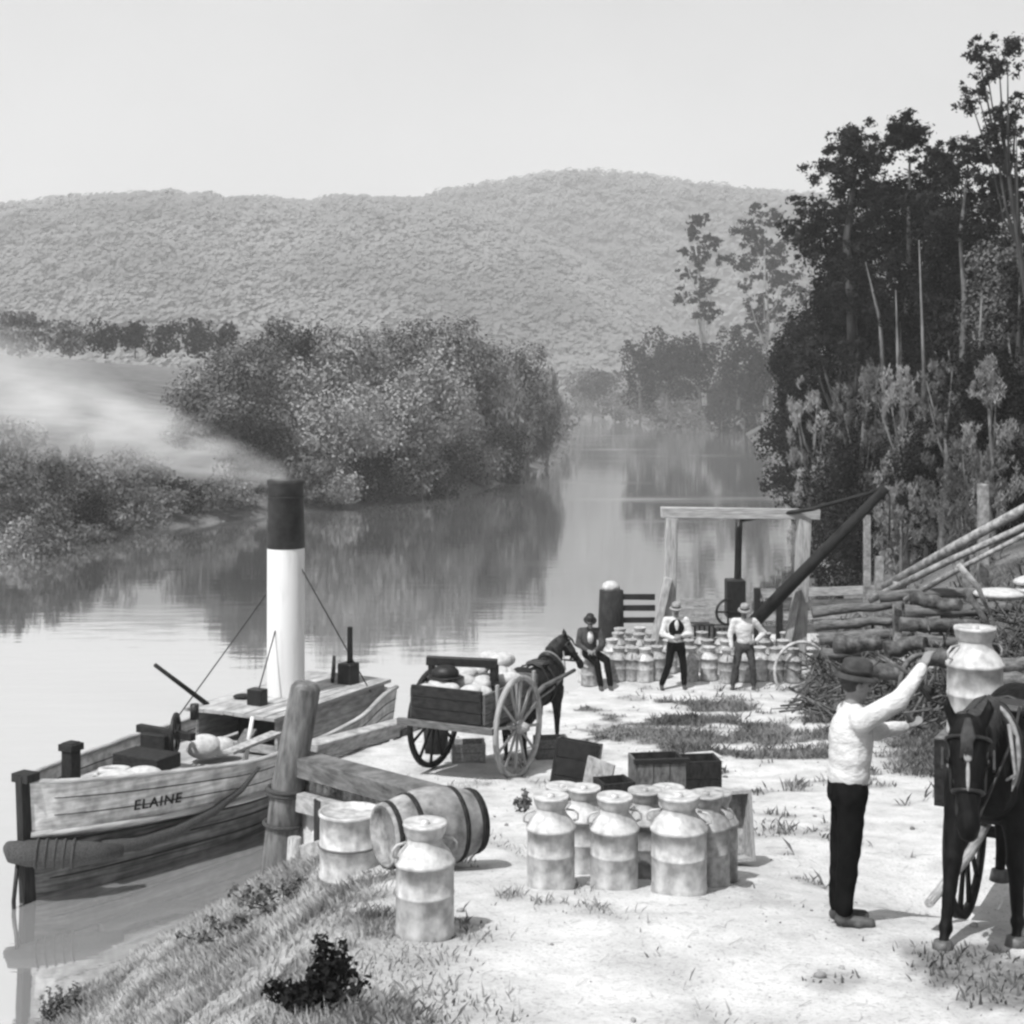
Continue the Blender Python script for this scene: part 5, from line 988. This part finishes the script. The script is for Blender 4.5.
shrub(318, 1005, .26, 'dark leafy plant nearest the camera on the grass bank', 22, 'vdark', 1, .28); shrub(328, 985, .42, 'tall spiky dark plant rising behind the nearest leafy one', 6, 'vdark', 2, .08)
shrub(285, 905, .25, 'dark tuft of weeds below the wharf boards', 16, 'mid', 3, .6); shrub(230, 935, .2, 'low dark weeds halfway down the bank to the water', 14, 'mid', 4, .7); shrub(60, 1020, .5, 'thin rushes at the water edge in the bottom left corner', 14, 'mid', 5, .25); shrub(525, 812, .3, 'thin weed growing between the barrel and the cans', 5, 'mid', 6, .12)
# pebbles and clods on the sand
r0 = np.random.default_rng(9); n = 420; y = 6.5+22*r0.random(n); x = r0.uniform(-.16, .24, n)*y*1.0; x = np.where(r0.random(n) < .3, r0.uniform(-.5, 5, n), x); g_ = H_ = height(x, y); m = MB()
for i in range(n):
    if x[i] < -2.2 or (x[i]+1)**2+(y[i]-11.7)**2 < .3: continue
    s_ = .006+.03*r0.random()**6; R3 = Matrix.Rotation(r0.random()*6, 3, 'Z') @ Matrix.Rotation(r0.random(), 3, 'X'); m.ell((x[i], y[i], g_[i]+s_*.25), (s_*1.3, s_, s_*.7), R3, 5, 4)
setp(m.build('pebbles', mat('pebble', .06, .3, .9, 3, 0)), 'pebbles and clods scattered on the trodden sand', 'pebbles', None, 'stuff')
m = MB()
for k in range(900):
    y = rnd.uniform(6.8, 24); x = rnd.uniform(-.1, .3)*y; z = H(x, y)+.006; a = rnd.uniform(0, 6.28); l = rnd.uniform(.02, .08); m.tube([(x-math.cos(a)*l, y-math.sin(a)*l, z), (x, y, z+.008), (x+math.cos(a+.4)*l, y+math.sin(a+.4)*l, z)], .0018, 3, cap=False)
setp(m.build('straw_litter', M['pale']), 'bits of straw and twig littering the sand', 'litter', None, 'stuff')
# ------------------------------------------------------------------ smoke drifting from the funnel
a = boat_pt(5.95, 0, 5.55); pth = [a+Vector((.05, 0, -.06)), a+Vector((-.35, .1, .12)), a+Vector((-.9, .4, .25)), a+Vector((-1.8, .9, .55)), a+Vector((-3.0, 1.6, .9)), a+Vector((-4.6, 2.6, 1.35)), a+Vector((-7, 4, 1.9)), a+Vector((-10, 6, 2.5))]
rad = [.26, .36, .5, .72, 1.0, 1.3, 1.7, 2.0]
smk = bpy.data.materials.new('smoke'); smk.use_nodes = True; t = smk.node_tree; t.nodes.clear(); tc = t.nodes.new('ShaderNodeTexCoord'); mp = t.nodes.new('ShaderNodeMapping'); mp.inputs['Rotation'].default_value = (0, R(12), R(28)); mp.inputs['Scale'].default_value = (.35, 1, 1)
n = t.nodes.new('ShaderNodeTexNoise'); n.inputs['Scale'].default_value = 2.2; n.inputs['Detail'].default_value = 4; sx_ = t.nodes.new('ShaderNodeSeparateXYZ')
t.links.new(tc.outputs['Object'], mp.inputs[0]); t.links.new(mp.outputs[0], n.inputs['Vector']); t.links.new(tc.outputs['Object'], sx_.inputs[0])
r1 = t.nodes.new('ShaderNodeMapRange'); r1.inputs[1].default_value = .38; r1.inputs[2].default_value = .62; r1.inputs[3].default_value = .05; r1.inputs[4].default_value = 1.0; t.links.new(n.outputs[0], r1.inputs[0])
r2 = t.nodes.new('ShaderNodeMapRange'); r2.inputs[1].default_value = -16; r2.inputs[2].default_value = 0; r2.inputs[3].default_value = 0.0; r2.inputs[4].default_value = 1; t.links.new(sx_.outputs['X'], r2.inputs[0])
p2_ = t.nodes.new('ShaderNodeMath'); p2_.operation = 'POWER'; p2_.inputs[1].default_value = 2.6; t.links.new(r2.outputs[0], p2_.inputs[0])
m1 = t.nodes.new('ShaderNodeMath'); m1.operation = 'MULTIPLY'; t.links.new(r1.outputs[0], m1.inputs[0]); t.links.new(p2_.outputs[0], m1.inputs[1])
m2 = t.nodes.new('ShaderNodeMath'); m2.operation = 'MULTIPLY'; m2.inputs[1].default_value = SMOKE; t.links.new(m1.outputs[0], m2.inputs[0])
D_ = Vector((-10, 6, 2.5)).normalized(); vm = t.nodes.new('ShaderNodeVectorMath'); vm.operation = 'CROSS_PRODUCT'; vm.inputs[1].default_value = D_; t.links.new(tc.outputs['Object'], vm.inputs[0])
vl = t.nodes.new('ShaderNodeVectorMath'); vl.operation = 'LENGTH'; t.links.new(vm.outputs[0], vl.inputs[0])
rd = t.nodes.new('ShaderNodeMath'); rd.operation = 'MULTIPLY_ADD'; rd.inputs[1].default_value = -.2; rd.inputs[2].default_value = .3; t.links.new(sx_.outputs['X'], rd.inputs[0])
dv = t.nodes.new('ShaderNodeMath'); dv.operation = 'DIVIDE'; t.links.new(vl.outputs['Value'], dv.inputs[0]); t.links.new(rd.outputs[0], dv.inputs[1])
fo_ = t.nodes.new('ShaderNodeMapRange'); fo_.interpolation_type = 'SMOOTHSTEP'; fo_.inputs[1].default_value = 0; fo_.inputs[2].default_value = 1; fo_.inputs[3].default_value = 1; fo_.inputs[4].default_value = 0; t.links.new(dv.outputs[0], fo_.inputs[0])
m3 = t.nodes.new('ShaderNodeMath'); m3.operation = 'MULTIPLY'; t.links.new(m2.outputs[0], m3.inputs[0]); t.links.new(fo_.outputs[0], m3.inputs[1])
pv = t.nodes.new('ShaderNodeVolumePrincipled'); pv.inputs['Color'].default_value = (.95, .95, .95, 1); t.links.new(m3.outputs[0], pv.inputs['Density']); mo = t.nodes.new('ShaderNodeOutputMaterial'); t.links.new(pv.outputs[0], mo.inputs['Volume'])
m = MB().tube([D_*q for q in (-.05, .6, 2, 4, 7, 10, 13, 17)], [.3, .5, .75, 1.15, 1.7, 2.2, 2.8, 3.4], 24); setp(m.build('smoke', smk, None, a), 'thin white smoke drifting left from the funnel', 'smoke', None, 'stuff')
